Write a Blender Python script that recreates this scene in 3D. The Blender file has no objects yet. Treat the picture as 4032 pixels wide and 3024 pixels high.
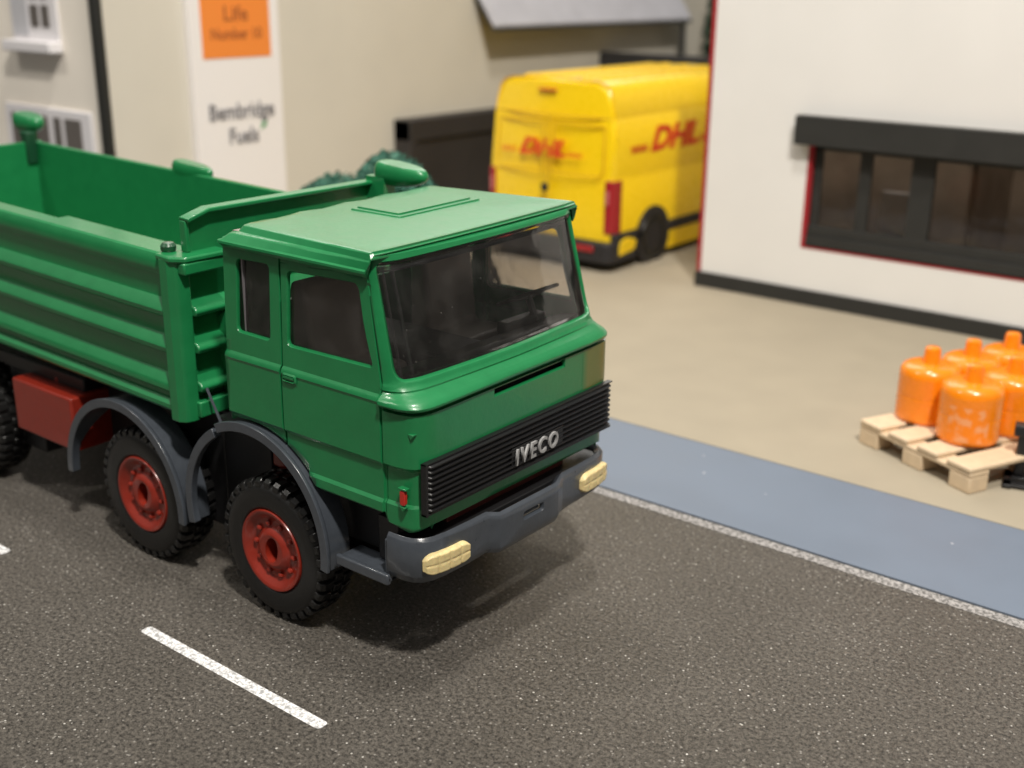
import bpy, bmesh, math, random
from mathutils import Vector, Matrix
from mathutils.geometry import tessellate_polygon
random.seed(7)
SC = bpy.context.scene
COL = SC.collection

# ------------------------------------------------------------------ camera
cam_d = bpy.data.cameras.new("camera"); cam = bpy.data.objects.new("camera", cam_d); COL.objects.link(cam)
SC.camera = cam
cam_d.sensor_width = 36; cam_d.lens = 41.616; cam_d.clip_start = .1; cam_d.clip_end = 400
_f = Vector((-0.5844964, 0.74332011, -0.32532934)); _r = Vector((0.78383114, 0.62088753, 0.01036397)); _u = Vector((-0.20969668, 0.24894556, 0.94554397))
_m = Matrix((_r, _u, -_f)).transposed().to_4x4(); _m.translation = Vector((10.5637, -13.7531, 10.2016))
cam.matrix_world = _m
cam_d.dof.use_dof = True; cam_d.dof.focus_distance = 17.6; cam_d.dof.aperture_fstop = .235

# ------------------------------------------------------------------ world: the dim cream room round the display
W = bpy.data.worlds.new("World"); SC.world = W; W.use_nodes = True
wn = W.node_tree; wn.nodes.clear()
wo = wn.nodes.new('ShaderNodeOutputWorld'); wb = wn.nodes.new('ShaderNodeBackground')
tc = wn.nodes.new('ShaderNodeTexCoord'); sp = wn.nodes.new('ShaderNodeSeparateXYZ'); cr = wn.nodes.new('ShaderNodeValToRGB')
wn.links.new(tc.outputs['Generated'], sp.inputs[0]); wn.links.new(sp.outputs['Z'], cr.inputs[0])
cr.color_ramp.elements[0].position = 0.0; cr.color_ramp.elements[0].color = (.09, .075, .06, 1)
cr.color_ramp.elements[1].position = .45; cr.color_ramp.elements[1].color = (1.0, .955, .89, 1)
e_ = cr.color_ramp.elements.new(.12); e_.color = (.42, .39, .35, 1)
wn.links.new(cr.outputs[0], wb.inputs[0]); wb.inputs[1].default_value = .25
wn.links.new(wb.outputs[0], wo.inputs[0])

def area(name, loc, target, size, power, col):
    l = bpy.data.lights.new(name, 'AREA'); l.shape = 'DISK'; l.size = size; l.energy = power; l.color = col
    o = bpy.data.objects.new(name, l); COL.objects.link(o); o.location = loc
    o.rotation_euler = (Vector(target) - Vector(loc)).to_track_quat('-Z', 'Y').to_euler(); return o
area("ceiling_lamp", (27, -20, 62), (-3, 3, 0), 4.5, 49000, (1, .945, .865))
area("ceiling_lamp_side", (-34, -28, 58), (-22, 9, 5), 6, 10000, (1, .95, .87))
area("yard_fill", (2, 2, 52), (-8, 12, 0), 6, 13000, (1, .95, .87))  # added fill above the yard, lifts the building walls
area("roof_sheen_fill", (-40, 46, 46), (-3, 0, 5), 55, 22000, (1, .965, .91))  # added broad disk that gives the cab roof its pale sheen
SC.view_settings.view_transform = 'Standard'; SC.view_settings.look = 'None'
SC.view_settings.exposure = 0; SC.view_settings.gamma = 1
SC.cycles.sample_clamp_indirect = 6
SC.cycles.max_bounces = 10; SC.cycles.transparent_max_bounces = 16

# ------------------------------------------------------------------ materials
def mat(name, col, rough=.5, metal=0., coat=0., bump=0., bscale=40., var=0., vscale=6., spec=.5, sub=0.):
    m = bpy.data.materials.new(name); m.use_nodes = True; nt = m.node_tree; b = nt.nodes['Principled BSDF']
    b.inputs['Base Color'].default_value = (*col, 1); b.inputs['Roughness'].default_value = rough
    b.inputs['Metallic'].default_value = metal; b.inputs['Coat Weight'].default_value = coat
    b.inputs['Coat Roughness'].default_value = .12
    b.inputs['Specular IOR Level'].default_value = spec
    t = nt.nodes.new('ShaderNodeTexCoord')
    if sub:
        b.inputs['Subsurface Weight'].default_value = sub; b.inputs['Subsurface Radius'].default_value = (.3, .12, .05)
    if var:
        n = nt.nodes.new('ShaderNodeTexNoise'); n.inputs['Scale'].default_value = vscale; n.inputs['Detail'].default_value = 6
        nt.links.new(t.outputs['Object'], n.inputs['Vector'])
        mr = nt.nodes.new('ShaderNodeMapRange'); mr.inputs['From Min'].default_value = .3; mr.inputs['From Max'].default_value = .7
        mr.inputs['To Min'].default_value = 1 - var; mr.inputs['To Max'].default_value = 1 + var
        nt.links.new(n.outputs['Fac'], mr.inputs['Value'])
        mx = nt.nodes.new('ShaderNodeVectorMath'); mx.operation = 'SCALE'; mx.inputs[0].default_value = col
        nt.links.new(mr.outputs[0], mx.inputs['Scale']); nt.links.new(mx.outputs[0], b.inputs['Base Color'])
        mr2 = nt.nodes.new('ShaderNodeMapRange'); mr2.inputs['To Min'].default_value = max(.03, rough - .08); mr2.inputs['To Max'].default_value = rough + .1
        nt.links.new(n.outputs['Fac'], mr2.inputs['Value']); nt.links.new(mr2.outputs[0], b.inputs['Roughness'])
    if bump:
        n = nt.nodes.new('ShaderNodeTexNoise'); n.inputs['Scale'].default_value = bscale; n.inputs['Detail'].default_value = 3
        nt.links.new(t.outputs['Object'], n.inputs['Vector'])
        bp = nt.nodes.new('ShaderNodeBump'); bp.inputs['Strength'].default_value = bump; bp.inputs['Distance'].default_value = .02
        nt.links.new(n.outputs['Fac'], bp.inputs['Height']); nt.links.new(bp.outputs[0], b.inputs['Normal'])
        if coat: nt.links.new(bp.outputs[0], b.inputs['Coat Normal'])
    return m

M = {}
M['green'] = mat('green_paint', (.011, .19, .060), .33, coat=.35, bump=.16, bscale=10, var=.06, vscale=3)
M['grey'] = mat('grey_paint', (.056, .065, .079), .30, coat=.4, bump=.12, bscale=18, var=.08)
M['red'] = mat('red_oxide_paint', (.24, .020, .010), .30, coat=.35, bump=.10, bscale=20, var=.10)
M['darkred'] = mat('dark_red_chassis', (.10, .010, .006), .45, bump=.1)
M['rubber'] = mat('tyre_rubber', (.009, .009, .009), .34, bump=.15, bscale=25, var=.1)
M['black'] = mat('black_plastic', (.012, .012, .013), .42, bump=.06, bscale=30)
M['grille'] = mat('grille_plastic', (.009, .009, .010), .38, bump=.2, bscale=30)
M['interior'] = mat('cab_interior_plastic', (.055, .050, .048), .5, bump=.1)
M['seat'] = mat('brown_seat_plastic', (.26, .22, .19), .5, bump=.1)
M['silver'] = mat('silver_letters', (.36, .36, .36), .45, metal=.1, bump=.06, bscale=30, var=.15, vscale=15)
M['cream'] = mat('cream_lens', (.74, .60, .30), .42, bump=.25, bscale=18, var=.10, vscale=10, sub=.15)
M['redlens'] = mat('red_lens_paint', (.50, .03, .02), .35, bump=.2)
M['yellow'] = mat('yellow_paint', (.90, .61, .004), .28, coat=.5, bump=.03, var=.03)
M['yellowseam'] = mat('yellow_seam', (.66, .40, .005), .5)
M['dhlred'] = mat('red_print', (.62, .045, .008), .4, var=.1)
M['vanred'] = mat('red_lamp', (.33, .008, .014), .2, coat=.4)
M['vanblack'] = mat('dark_bumper', (.017, .016, .018), .55)
M['glassdark'] = mat('dark_glazing', (.01, .01, .01), .08)
M['white'] = mat('white_wall_card', (.77, .755, .73), .75, bump=.05, var=.015, vscale=.6)
M['redcard'] = mat('red_card_edge', (.36, .016, .024), .6)
M['charcoal'] = mat('charcoal_trim', (.021, .021, .019), .6, bump=.05, var=.08, vscale=2)
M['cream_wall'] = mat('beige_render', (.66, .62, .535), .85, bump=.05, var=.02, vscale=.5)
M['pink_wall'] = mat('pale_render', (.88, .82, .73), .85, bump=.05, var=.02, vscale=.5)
M['signwhite'] = mat('white_sign_board', (.88, .85, .84), .6)
M['signorange'] = mat('orange_sign_print', (.90, .27, .045), .6)
M['signtext'] = mat('grey_sign_letters', (.20, .195, .215), .6)
M['brownletters'] = mat('brown_sign_letters', (.42, .12, .03), .6)
M['leafgreen'] = mat('green_leaf_mark', (.08, .35, .13), .6)
M['winwhite'] = mat('white_window_frame', (.78, .76, .78), .5)
M['winpane'] = mat('grey_brown_pane', (.14, .125, .115), .3)
M['blind'] = mat('pale_blind', (.52, .52, .55), .7)
M['pipe'] = mat('black_downpipe', (.015, .015, .013), .5)
M['canopy'] = mat('pale_grey_canopy', (.50, .50, .55), .55, bump=.1, bscale=4, var=.06, vscale=1)
M['canedge'] = mat('dark_canopy_edge', (.045, .045, .045), .6)
M['beige'] = mat('sandy_ground_card', (.345, .30, .225), .8, bump=.08, bscale=20, var=.04, vscale=.7)
M['orange'] = mat('orange_plastic', (.93, .25, .005), .26, coat=.4, sub=.06, bump=.05, bscale=6, var=.03)
M['wood'] = mat('pale_wood_plastic', (.68, .53, .36), .5, bump=.12, bscale=14, var=.07, vscale=5)
M['shrub'] = mat('teal_green_foliage', (.055, .175, .125), .8, var=.35, vscale=1.5)
M['hedge'] = mat('dark_green_foliage', (.012, .055, .028), .85, var=.4, vscale=1)
M['brownroom'] = mat('brown_room_wall', (.36, .29, .23), .8, var=.2, vscale=.8)
M['paperwhite'] = mat('white_paper', (.75, .73, .76), .7)

# smoky clear plastic: see-through with a real mirror-like surface
def glass(name, tint, rough=.03, gloss=1.0, haze=0.0, dust=.08, amt=.3):
    m = bpy.data.materials.new(name); m.use_nodes = True; nt = m.node_tree; nt.nodes.clear()
    o = nt.nodes.new('ShaderNodeOutputMaterial'); tr = nt.nodes.new('ShaderNodeBsdfTransparent'); gl = nt.nodes.new('ShaderNodeBsdfGlossy')
    tr.inputs[0].default_value = (*tint, 1); gl.inputs['Roughness'].default_value = rough; gl.inputs[0].default_value = (gloss, gloss, gloss, 1)
    fr = nt.nodes.new('ShaderNodeFresnel'); fr.inputs[0].default_value = 1.49; mx = nt.nodes.new('ShaderNodeMixShader')
    n = nt.nodes.new('ShaderNodeTexNoise'); n.inputs['Scale'].default_value = 1.3; t = nt.nodes.new('ShaderNodeTexCoord'); bp = nt.nodes.new('ShaderNodeBump')
    bp.inputs['Strength'].default_value = .25; bp.inputs['Distance'].default_value = .05
    nt.links.new(t.outputs['Object'], n.inputs['Vector']); nt.links.new(n.outputs['Fac'], bp.inputs['Height'])
    nt.links.new(bp.outputs[0], gl.inputs['Normal']); nt.links.new(bp.outputs[0], fr.inputs['Normal'])
    nt.links.new(fr.outputs[0], mx.inputs[0]); nt.links.new(tr.outputs[0], mx.inputs[1]); nt.links.new(gl.outputs[0], mx.inputs[2])
    # dust specks and scuffs lying on the plastic
    v = nt.nodes.new('ShaderNodeTexVoronoi'); v.inputs['Scale'].default_value = 9; nt.links.new(t.outputs['Object'], v.inputs['Vector'])
    wn_ = nt.nodes.new('ShaderNodeTexWhiteNoise'); nt.links.new(v.outputs['Color'], wn_.inputs['Vector'])
    g1 = nt.nodes.new('ShaderNodeMath'); g1.operation = 'MULTIPLY'; g1.inputs[1].default_value = dust; nt.links.new(wn_.outputs['Value'], g1.inputs[0])
    g2 = nt.nodes.new('ShaderNodeMath'); g2.operation = 'LESS_THAN'; nt.links.new(v.outputs['Distance'], g2.inputs[0]); nt.links.new(g1.outputs[0], g2.inputs[1])
    n2 = nt.nodes.new('ShaderNodeTexNoise'); n2.inputs['Scale'].default_value = 2.2; n2.inputs['Detail'].default_value = 7; nt.links.new(t.outputs['Object'], n2.inputs['Vector'])
    mr = nt.nodes.new('ShaderNodeMapRange'); mr.inputs['From Min'].default_value = .45; mr.inputs['From Max'].default_value = .75; mr.inputs['To Min'].default_value = haze * .3; mr.inputs['To Max'].default_value = haze
    nt.links.new(n2.outputs['Fac'], mr.inputs['Value'])
    mm = nt.nodes.new('ShaderNodeMath'); mm.operation = 'MULTIPLY_ADD'; mm.inputs[1].default_value = amt; nt.links.new(g2.outputs[0], mm.inputs[0]); nt.links.new(mr.outputs[0], mm.inputs[2])
    df = nt.nodes.new('ShaderNodeBsdfDiffuse'); df.inputs[0].default_value = (.6, .58, .55, 1)
    mx2 = nt.nodes.new('ShaderNodeMixShader'); nt.links.new(mm.outputs[0], mx2.inputs[0]); nt.links.new(mx.outputs[0], mx2.inputs[1]); nt.links.new(df.outputs[0], mx2.inputs[2])
    nt.links.new(mx2.outputs[0], o.inputs[0]); return m
M['glass'] = glass('clear_plastic_glazing', (.93, .93, .93), .05, haze=.035)
M['glass_side'] = glass('smoky_side_glazing', (.78, .75, .74), .08, haze=.05, dust=.05, amt=.2)
M['glass_win'] = glass('building_glazing', (.75, .72, .68), .1, dust=0)

# sandpaper-like road
def road_mat():
    m = bpy.data.materials.new('gritty_asphalt'); m.use_nodes = True; nt = m.node_tree; b = nt.nodes['Principled BSDF']
    t = nt.nodes.new('ShaderNodeTexCoord')
    n1 = nt.nodes.new('ShaderNodeTexNoise'); n1.inputs['Scale'].default_value = 15; n1.inputs['Detail'].default_value = 6; n1.inputs['Roughness'].default_value = .85
    nt.links.new(t.outputs['Object'], n1.inputs['Vector'])
    r1 = nt.nodes.new('ShaderNodeValToRGB'); r1.color_ramp.elements[0].position = .40; r1.color_ramp.elements[0].color = (.022, .020, .018, 1)
    r1.color_ramp.elements[1].position = .62; r1.color_ramp.elements[1].color = (.222, .205, .178, 1)
    nt.links.new(n1.outputs['Fac'], r1.inputs[0])
    n3 = nt.nodes.new('ShaderNodeTexNoise'); n3.inputs['Scale'].default_value = .5; n3.inputs['Detail'].default_value = 4; nt.links.new(t.outputs['Object'], n3.inputs['Vector'])
    r3 = nt.nodes.new('ShaderNodeValToRGB'); r3.color_ramp.elements[0].position = .3; r3.color_ramp.elements[0].color = (.9, .88, .86, 1); r3.color_ramp.elements[1].position = .7; r3.color_ramp.elements[1].color = (1.08, 1.06, 1.05, 1)
    nt.links.new(n3.outputs['Fac'], r3.inputs[0])
    mu = nt.nodes.new('ShaderNodeMix'); mu.data_type = 'RGBA'; mu.blend_type = 'MULTIPLY'; mu.inputs[0].default_value = 1
    nt.links.new(r1.outputs[0], mu.inputs[6]); nt.links.new(r3.outputs[0], mu.inputs[7])
    last = mu.outputs[2]
    for sc_, prob, rad, colr in ((12, .62, .22, (.34, .32, .29)), (9, .86, .15, (.70, .68, .63)), (4.5, .95, .075, (.92, .90, .85)), (1.3, .97, .022, (.85, .35, .2))):  # grit grains, with the road's sparkle painted in as bright specks
        v = nt.nodes.new('ShaderNodeTexVoronoi'); v.inputs['Scale'].default_value = sc_; nt.links.new(t.outputs['Object'], v.inputs['Vector'])
        wn2 = nt.nodes.new('ShaderNodeTexWhiteNoise'); nt.links.new(v.outputs['Color'], wn2.inputs['Vector'])
        a = nt.nodes.new('ShaderNodeMath'); a.operation = 'GREATER_THAN'; a.inputs[1].default_value = prob; nt.links.new(wn2.outputs['Value'], a.inputs[0])
        c = nt.nodes.new('ShaderNodeMath'); c.operation = 'LESS_THAN'; c.inputs[1].default_value = rad; nt.links.new(v.outputs['Distance'], c.inputs[0])
        d = nt.nodes.new('ShaderNodeMath'); d.operation = 'MULTIPLY'; nt.links.new(a.outputs[0], d.inputs[0]); nt.links.new(c.outputs[0], d.inputs[1])
        mx = nt.nodes.new('ShaderNodeMix'); mx.data_type = 'RGBA'; nt.links.new(d.outputs[0], mx.inputs[0]); nt.links.new(last, mx.inputs[6]); mx.inputs[7].default_value = (*colr, 1)
        last = mx.outputs[2]
    nt.links.new(last, b.inputs['Base Color'])
    b.inputs['Roughness'].default_value = .40
    bp = nt.nodes.new('ShaderNodeBump'); bp.inputs['Strength'].default_value = 1; bp.inputs['Distance'].default_value = .05
    nt.links.new(n1.outputs['Fac'], bp.inputs['Height']); nt.links.new(bp.outputs[0], b.inputs['Normal'])
    return m
M['road'] = road_mat()
def paint_line_mat(name, base, ground, cover, scale=13):
    m = bpy.data.materials.new(name); m.use_nodes = True; nt = m.node_tree; b = nt.nodes['Principled BSDF']
    t = nt.nodes.new('ShaderNodeTexCoord'); n1 = nt.nodes.new('ShaderNodeTexNoise'); n1.inputs['Scale'].default_value = scale; n1.inputs['Detail'].default_value = 8; n1.inputs['Roughness'].default_value = .75
    nt.links.new(t.outputs['Object'], n1.inputs['Vector'])
    r = nt.nodes.new('ShaderNodeValToRGB'); r.color_ramp.elements[0].position = cover; r.color_ramp.elements[0].color = (*ground, 1); r.color_ramp.elements[1].position = cover + .14; r.color_ramp.elements[1].color = (*base, 1)
    nt.links.new(n1.outputs['Fac'], r.inputs[0]); nt.links.new(r.outputs[0], b.inputs['Base Color']); b.inputs['Roughness'].default_value = .7
    bp = nt.nodes.new('ShaderNodeBump'); bp.inputs['Strength'].default_value = .6; bp.inputs['Distance'].default_value = .03
    nt.links.new(n1.outputs['Fac'], bp.inputs['Height']); nt.links.new(bp.outputs[0], b.inputs['Normal']); return m
M['dash'] = paint_line_mat('white_line_paint', (.88, .88, .89), (.34, .34, .34), .42)
M['edge'] = paint_line_mat('worn_line_paint', (.44, .42, .41), (.10, .095, .09), .43)
def pavement_mat():
    m = mat('blue_grey_card', (.142, .176, .232), .55, bump=.04, bscale=20, var=.035, vscale=.9)
    nt = m.node_tree; b = nt.nodes['Principled BSDF']; src = b.inputs['Base Color'].links[0].from_socket
    t = nt.nodes.new('ShaderNodeTexCoord'); v = nt.nodes.new('ShaderNodeTexVoronoi'); v.inputs['Scale'].default_value = 1.5; nt.links.new(t.outputs['Object'], v.inputs['Vector'])
    a = nt.nodes.new('ShaderNodeMath'); a.operation = 'LESS_THAN'; a.inputs[1].default_value = .045; nt.links.new(v.outputs['Distance'], a.inputs[0])
    wn2 = nt.nodes.new('ShaderNodeTexWhiteNoise'); nt.links.new(v.outputs['Color'], wn2.inputs['Vector'])
    g = nt.nodes.new('ShaderNodeMath'); g.operation = 'GREATER_THAN'; g.inputs[1].default_value = .6; nt.links.new(wn2.outputs['Value'], g.inputs[0])
    d = nt.nodes.new('ShaderNodeMath'); d.operation = 'MULTIPLY'; nt.links.new(a.outputs[0], d.inputs[0]); nt.links.new(g.outputs[0], d.inputs[1])
    mx = nt.nodes.new('ShaderNodeMix'); mx.data_type = 'RGBA'; nt.links.new(d.outputs[0], mx.inputs[0]); nt.links.new(src, mx.inputs[6]); mx.inputs[7].default_value = (.5, .52, .56, 1)
    nt.links.new(mx.outputs[2], b.inputs['Base Color']); return m
M['pave'] = pavement_mat()

# ------------------------------------------------------------------ mesh helpers
def obj(name, bm, m, parent=None, smooth=True, ang=35, bev=0., seg=2, normals=True):
    if normals: bmesh.ops.recalc_face_normals(bm, faces=bm.faces)
    me = bpy.data.meshes.new(name); bm.to_mesh(me); bm.free()
    o = bpy.data.objects.new(name, me); COL.objects.link(o)
    for mm in (m if isinstance(m, (list, tuple)) else [m]): me.materials.append(mm)
    if smooth:
        me.shade_smooth()
        try: me.set_sharp_from_angle(angle=math.radians(ang))
        except Exception: pass
    if bev:
        b = o.modifiers.new('bevel', 'BEVEL'); b.width = bev; b.segments = seg; b.limit_method = 'ANGLE'; b.angle_limit = math.radians(40); b.harden_normals = False
    if parent is not None: o.parent = parent
    return o
def empty(name, loc=(0, 0, 0), rz=0):
    o = bpy.data.objects.new(name, None); COL.objects.link(o); o.location = loc; o.rotation_euler = (0, 0, rz); o.empty_display_size = .3; return o
def tag(o, label=None, cat=None, group=None, kind=None):
    if label: o['label'] = label
    if cat: o['category'] = cat
    if group: o['group'] = group
    if kind: o['kind'] = kind
    return o
def box(bm, a, b):
    x0, x1 = sorted((a[0], b[0])); y0, y1 = sorted((a[1], b[1])); z0, z1 = sorted((a[2], b[2]))
    v = [bm.verts.new(p) for p in ((x0, y0, z0), (x1, y0, z0), (x1, y1, z0), (x0, y1, z0), (x0, y0, z1), (x1, y0, z1), (x1, y1, z1), (x0, y1, z1))]
    for f in ((0, 3, 2, 1), (4, 5, 6, 7), (0, 1, 5, 4), (1, 2, 6, 5), (2, 3, 7, 6), (3, 0, 4, 7)): bm.faces.new([v[i] for i in f])
    return v
def bx(*ab):
    bm = bmesh.new()
    for a, b in ab: box(bm, a, b)
    return bm
def prism(bm, pts, axis, a, b):
    """closed outline pts (2-D) extruded along axis from a to b"""
    def p(q, t):
        return (t, q[0], q[1]) if axis == 0 else (q[0], t, q[1]) if axis == 1 else (q[0], q[1], t)
    v0 = [bm.verts.new(p(q, a)) for q in pts]; v1 = [bm.verts.new(p(q, b)) for q in pts]; n = len(pts)
    bm.faces.new(v0); bm.faces.new(v1[::-1])
    for i in range(n): bm.faces.new((v0[i], v1[i], v1[(i + 1) % n], v0[(i + 1) % n]))
def lathe(bm, prof, c, axis='y', n=48, cap=True, sgn=1):
    """prof: (radius, offset along axis)"""
    rings = []
    for r, h in prof:
        ring = []
        for i in range(n):
            a = 2 * math.pi * i / n; ca, sa = r * math.cos(a), r * math.sin(a)
            p = (c[0] + ca, c[1] + h * sgn, c[2] + sa) if axis == 'y' else (c[0] + ca, c[1] + sa, c[2] + h) if axis == 'z' else (c[0] + h, c[1] + ca, c[2] + sa)
            ring.append(bm.verts.new(p))
        rings.append(ring)
    for a, b in zip(rings, rings[1:]):
        for i in range(n): bm.faces.new((a[i], a[(i + 1) % n], b[(i + 1) % n], b[i]))
    if cap: bm.faces.new(rings[0]); bm.faces.new(rings[-1][::-1])
    return rings
def tube(bm, pts, r, n=10, rs=None):
    P = [Vector(p) for p in pts]; rings = []
    for i, p in enumerate(P):
        d = (P[min(i + 1, len(P) - 1)] - P[max(i - 1, 0)]).normalized(); u = d.orthogonal().normalized() if i == 0 else (u - d * u.dot(d)).normalized(); w = d.cross(u)
        rr = rs[i] if rs else r
        rings.append([bm.verts.new(p + (u * math.cos(2 * math.pi * k / n) + w * math.sin(2 * math.pi * k / n)) * rr) for k in range(n)])
    for a, b in zip(rings, rings[1:]):
        for k in range(n): bm.faces.new((a[k], a[(k + 1) % n], b[(k + 1) % n], b[k]))
    bm.faces.new(rings[0]); bm.faces.new(rings[-1][::-1])
def round_poly(pts, r, n=5):
    out = []; L = len(pts)
    rr = r if isinstance(r, (list, tuple)) else [r] * L
    for i in range(L):
        p0, p1, p2 = Vector(pts[i - 1]), Vector(pts[i]), Vector(pts[(i + 1) % L]); q = rr[i]
        if q <= 0: out.append(tuple(p1)); continue
        a = (p0 - p1).normalized(); b = (p2 - p1).normalized(); A = p1 + a * q; B = p1 + b * q
        for k in range(n + 1):
            t = k / n; out.append(tuple((1 - t) ** 2 * A + 2 * t * (1 - t) * p1 + t * t * B))
    return out
def text_mesh(name, body, size, m, parent, mtx, extrude=.01, shear=0., bold=0., align='CENTER', sx=1., res=3, sp=1.):
    cu = bpy.data.curves.new(name, 'FONT'); cu.body = body; cu.size = size; cu.extrude = extrude; cu.shear = shear; cu.offset = bold; cu.align_x = align; cu.resolution_u = res; cu.space_character = sp
    t = bpy.data.objects.new(name + '_tmp', cu); COL.objects.link(t); bpy.context.view_layer.update()
    me = bpy.data.meshes.new_from_object(t.evaluated_get(bpy.context.evaluated_depsgraph_get())); bpy.data.objects.remove(t); bpy.data.curves.remove(cu)
    me.transform(Matrix.Diagonal((sx, 1, 1, 1))); me.transform(mtx); me.materials.clear(); me.materials.append(m)
    o = bpy.data.objects.new(name, me); COL.objects.link(o); o.parent = parent; return o
def frame_mtx(o, right, up):
    r = Vector(right).normalized(); u = Vector(up).normalized(); n = r.cross(u)
    mm = Matrix((r, u, n)).transposed().to_4x4(); mm.translation = Vector(o); return mm

# 2-D sheet with holes -> refined -> lip round the holes -> mapped into space
def sheet(outer, holes, cs, cz, Fm, lip=(.035, .05), depth=None):
    bm = bmesh.new(); loops = [outer] + holes
    flat = [Vector((p[0], p[1], 0)) for l in loops for p in l]
    vs = [bm.verts.new(p) for p in flat]
    for t in tessellate_polygon([[Vector((p[0], p[1], 0)) for p in l] for l in loops]):
        try: bm.faces.new([vs[i] for i in t])
        except ValueError: pass
    for s in cs: bmesh.ops.bisect_plane(bm, geom=bm.verts[:] + bm.edges[:] + bm.faces[:], dist=1e-5, plane_co=(s, 0, 0), plane_no=(1, 0, 0))
    for z in cz: bmesh.ops.bisect_plane(bm, geom=bm.verts[:] + bm.edges[:] + bm.faces[:], dist=1e-5, plane_co=(0, z, 0), plane_no=(0, 1, 0))
    bmesh.ops.remove_doubles(bm, verts=bm.verts, dist=1e-4)
    for f in bm.faces:
        if f.normal.z < 0: f.normal_flip()
    def inhole(p, tol=.004):
        for h in holes:
            n = len(h)
            for i in range(n):
                a = Vector(h[i][:2]); b = Vector(h[(i + 1) % n][:2]); q = Vector((p.x, p.y)); ab = b - a
                if ab.length < 1e-6: continue
                t = max(0, min(1, (q - a).dot(ab) / ab.length_squared))
                if (a + ab * t - q).length < tol: return True
        return False
    def isb(e): return len(e.link_faces) == 1
    if lip and holes:
        es = [e for e in bm.edges if isb(e) and inhole(e.verts[0].co) and inhole(e.verts[1].co)]
        nrm = {}
        for e in es:
            f = e.link_faces[0]; mid = (e.verts[0].co + e.verts[1].co) / 2; d = (e.verts[1].co - e.verts[0].co).normalized(); n = Vector((d.y, -d.x, 0))
            if n.dot(f.calc_center_median() - mid) > 0: n = -n
            for v in e.verts: nrm[v] = nrm.get(v, Vector((0, 0, 0))) + n
        r = bmesh.ops.extrude_edge_only(bm, edges=es); nv = [g for g in r['geom'] if isinstance(g, bmesh.types.BMVert)]
        kd = {tuple(round(c, 5) for c in v.co): n for v, n in nrm.items()}
        for v in nv:
            n = kd.get(tuple(round(c, 5) for c in v.co), Vector((0, 0, 0)))
            if n.length > 0: v.co += n.normalized() * lip[0]
            v.co.z += lip[1]
    for v in bm.verts:
        s, z, d = v.co
        if depth: d = d + depth(s, z)
        v.co = Fm(s, z, d)
    bmesh.ops.recalc_face_normals(bm, faces=bm.faces)
    return bm
def split(bm, sel):
    """returns (kept, taken) meshes; sel works on face centres"""
    b2 = bm.copy()
    bm.faces.ensure_lookup_table(); b2.faces.ensure_lookup_table()
    tk = [f.index for f in bm.faces if sel(f.calc_center_median())]; st = set(tk)
    bmesh.ops.delete(b2, geom=[f for f in b2.faces if f.index not in st], context='FACES')
    bmesh.ops.delete(bm, geom=[f for f in bm.faces if f.index in st], context='FACES')
    return bm, b2
def outward(bm, c):
    """make an open shell's normals point away from c"""
    s = sum(f.normal.dot(f.calc_center_median() - Vector(c)) * f.calc_area() for f in bm.faces)
    if s < 0:
        for f in bm.faces: f.normal_flip()
def solid(o, t, off=-1, wn=False):
    m = o.modifiers.new('thickness', 'SOLIDIFY'); m.thickness = t; m.offset = off; m.use_even_offset = False
    if wn: w = o.modifiers.new('shading', 'WEIGHTED_NORMAL'); w.keep_sharp = True; w.weight = 100

# ================================================================== SETTING
def sheet_ground(name, x0, x1, y0, y1, z, t, m):
    o = obj(name, bx(((x0, y0, z - t), (x1, y1, z))), m, smooth=False); tag(o, kind='structure'); return o
sheet_ground('ground', -70, 45, 9.02, 75, .05, .5, M['beige'])
sheet_ground('road', -70, 45, -40, 5.5, 0, .45, M['road'])
sheet_ground('pavement', -70, 45, 5.5, 9.02, .035, .46, M['pave'])
sheet_ground('edge_line', -70, 45, 5.20, 5.47, .006, .004, M['edge'])
tag(bpy.data.objects['pavement'], 'smooth blue grey pavement strip beside the road'); tag(bpy.data.objects['road'], 'gritty dark asphalt road')
def dash(xa, xb, lab):
    bm = bmesh.new()
    pts = round_poly([(xa, -4.135), (xb, -4.135), (xb, -3.93), (xa, -3.93)], .07, 4)
    prism(bm, pts, 2, .002, .008)
    tag(obj('lane_dash', bm, M['dash'], smooth=False), lab, 'road marking', group='white dashes of the lane line', kind='structure')
dash(-4.70, -.45, 'white painted dash on the asphalt in front of the tipper truck')
dash(-13.2, -8.96, 'white painted dash on the asphalt cut off by the left edge')

# ================================================================== TIPPER TRUCK
T = empty('tipper_truck'); tag(T, 'green toy tipper truck with red wheels standing on the asphalt road', 'toy truck')
def roll(v):
    k = max(0, min(1, (v.z - 2.6) / 2)); return Vector((v.x, v.y, v.z + .014 * v.y * k))
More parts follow.
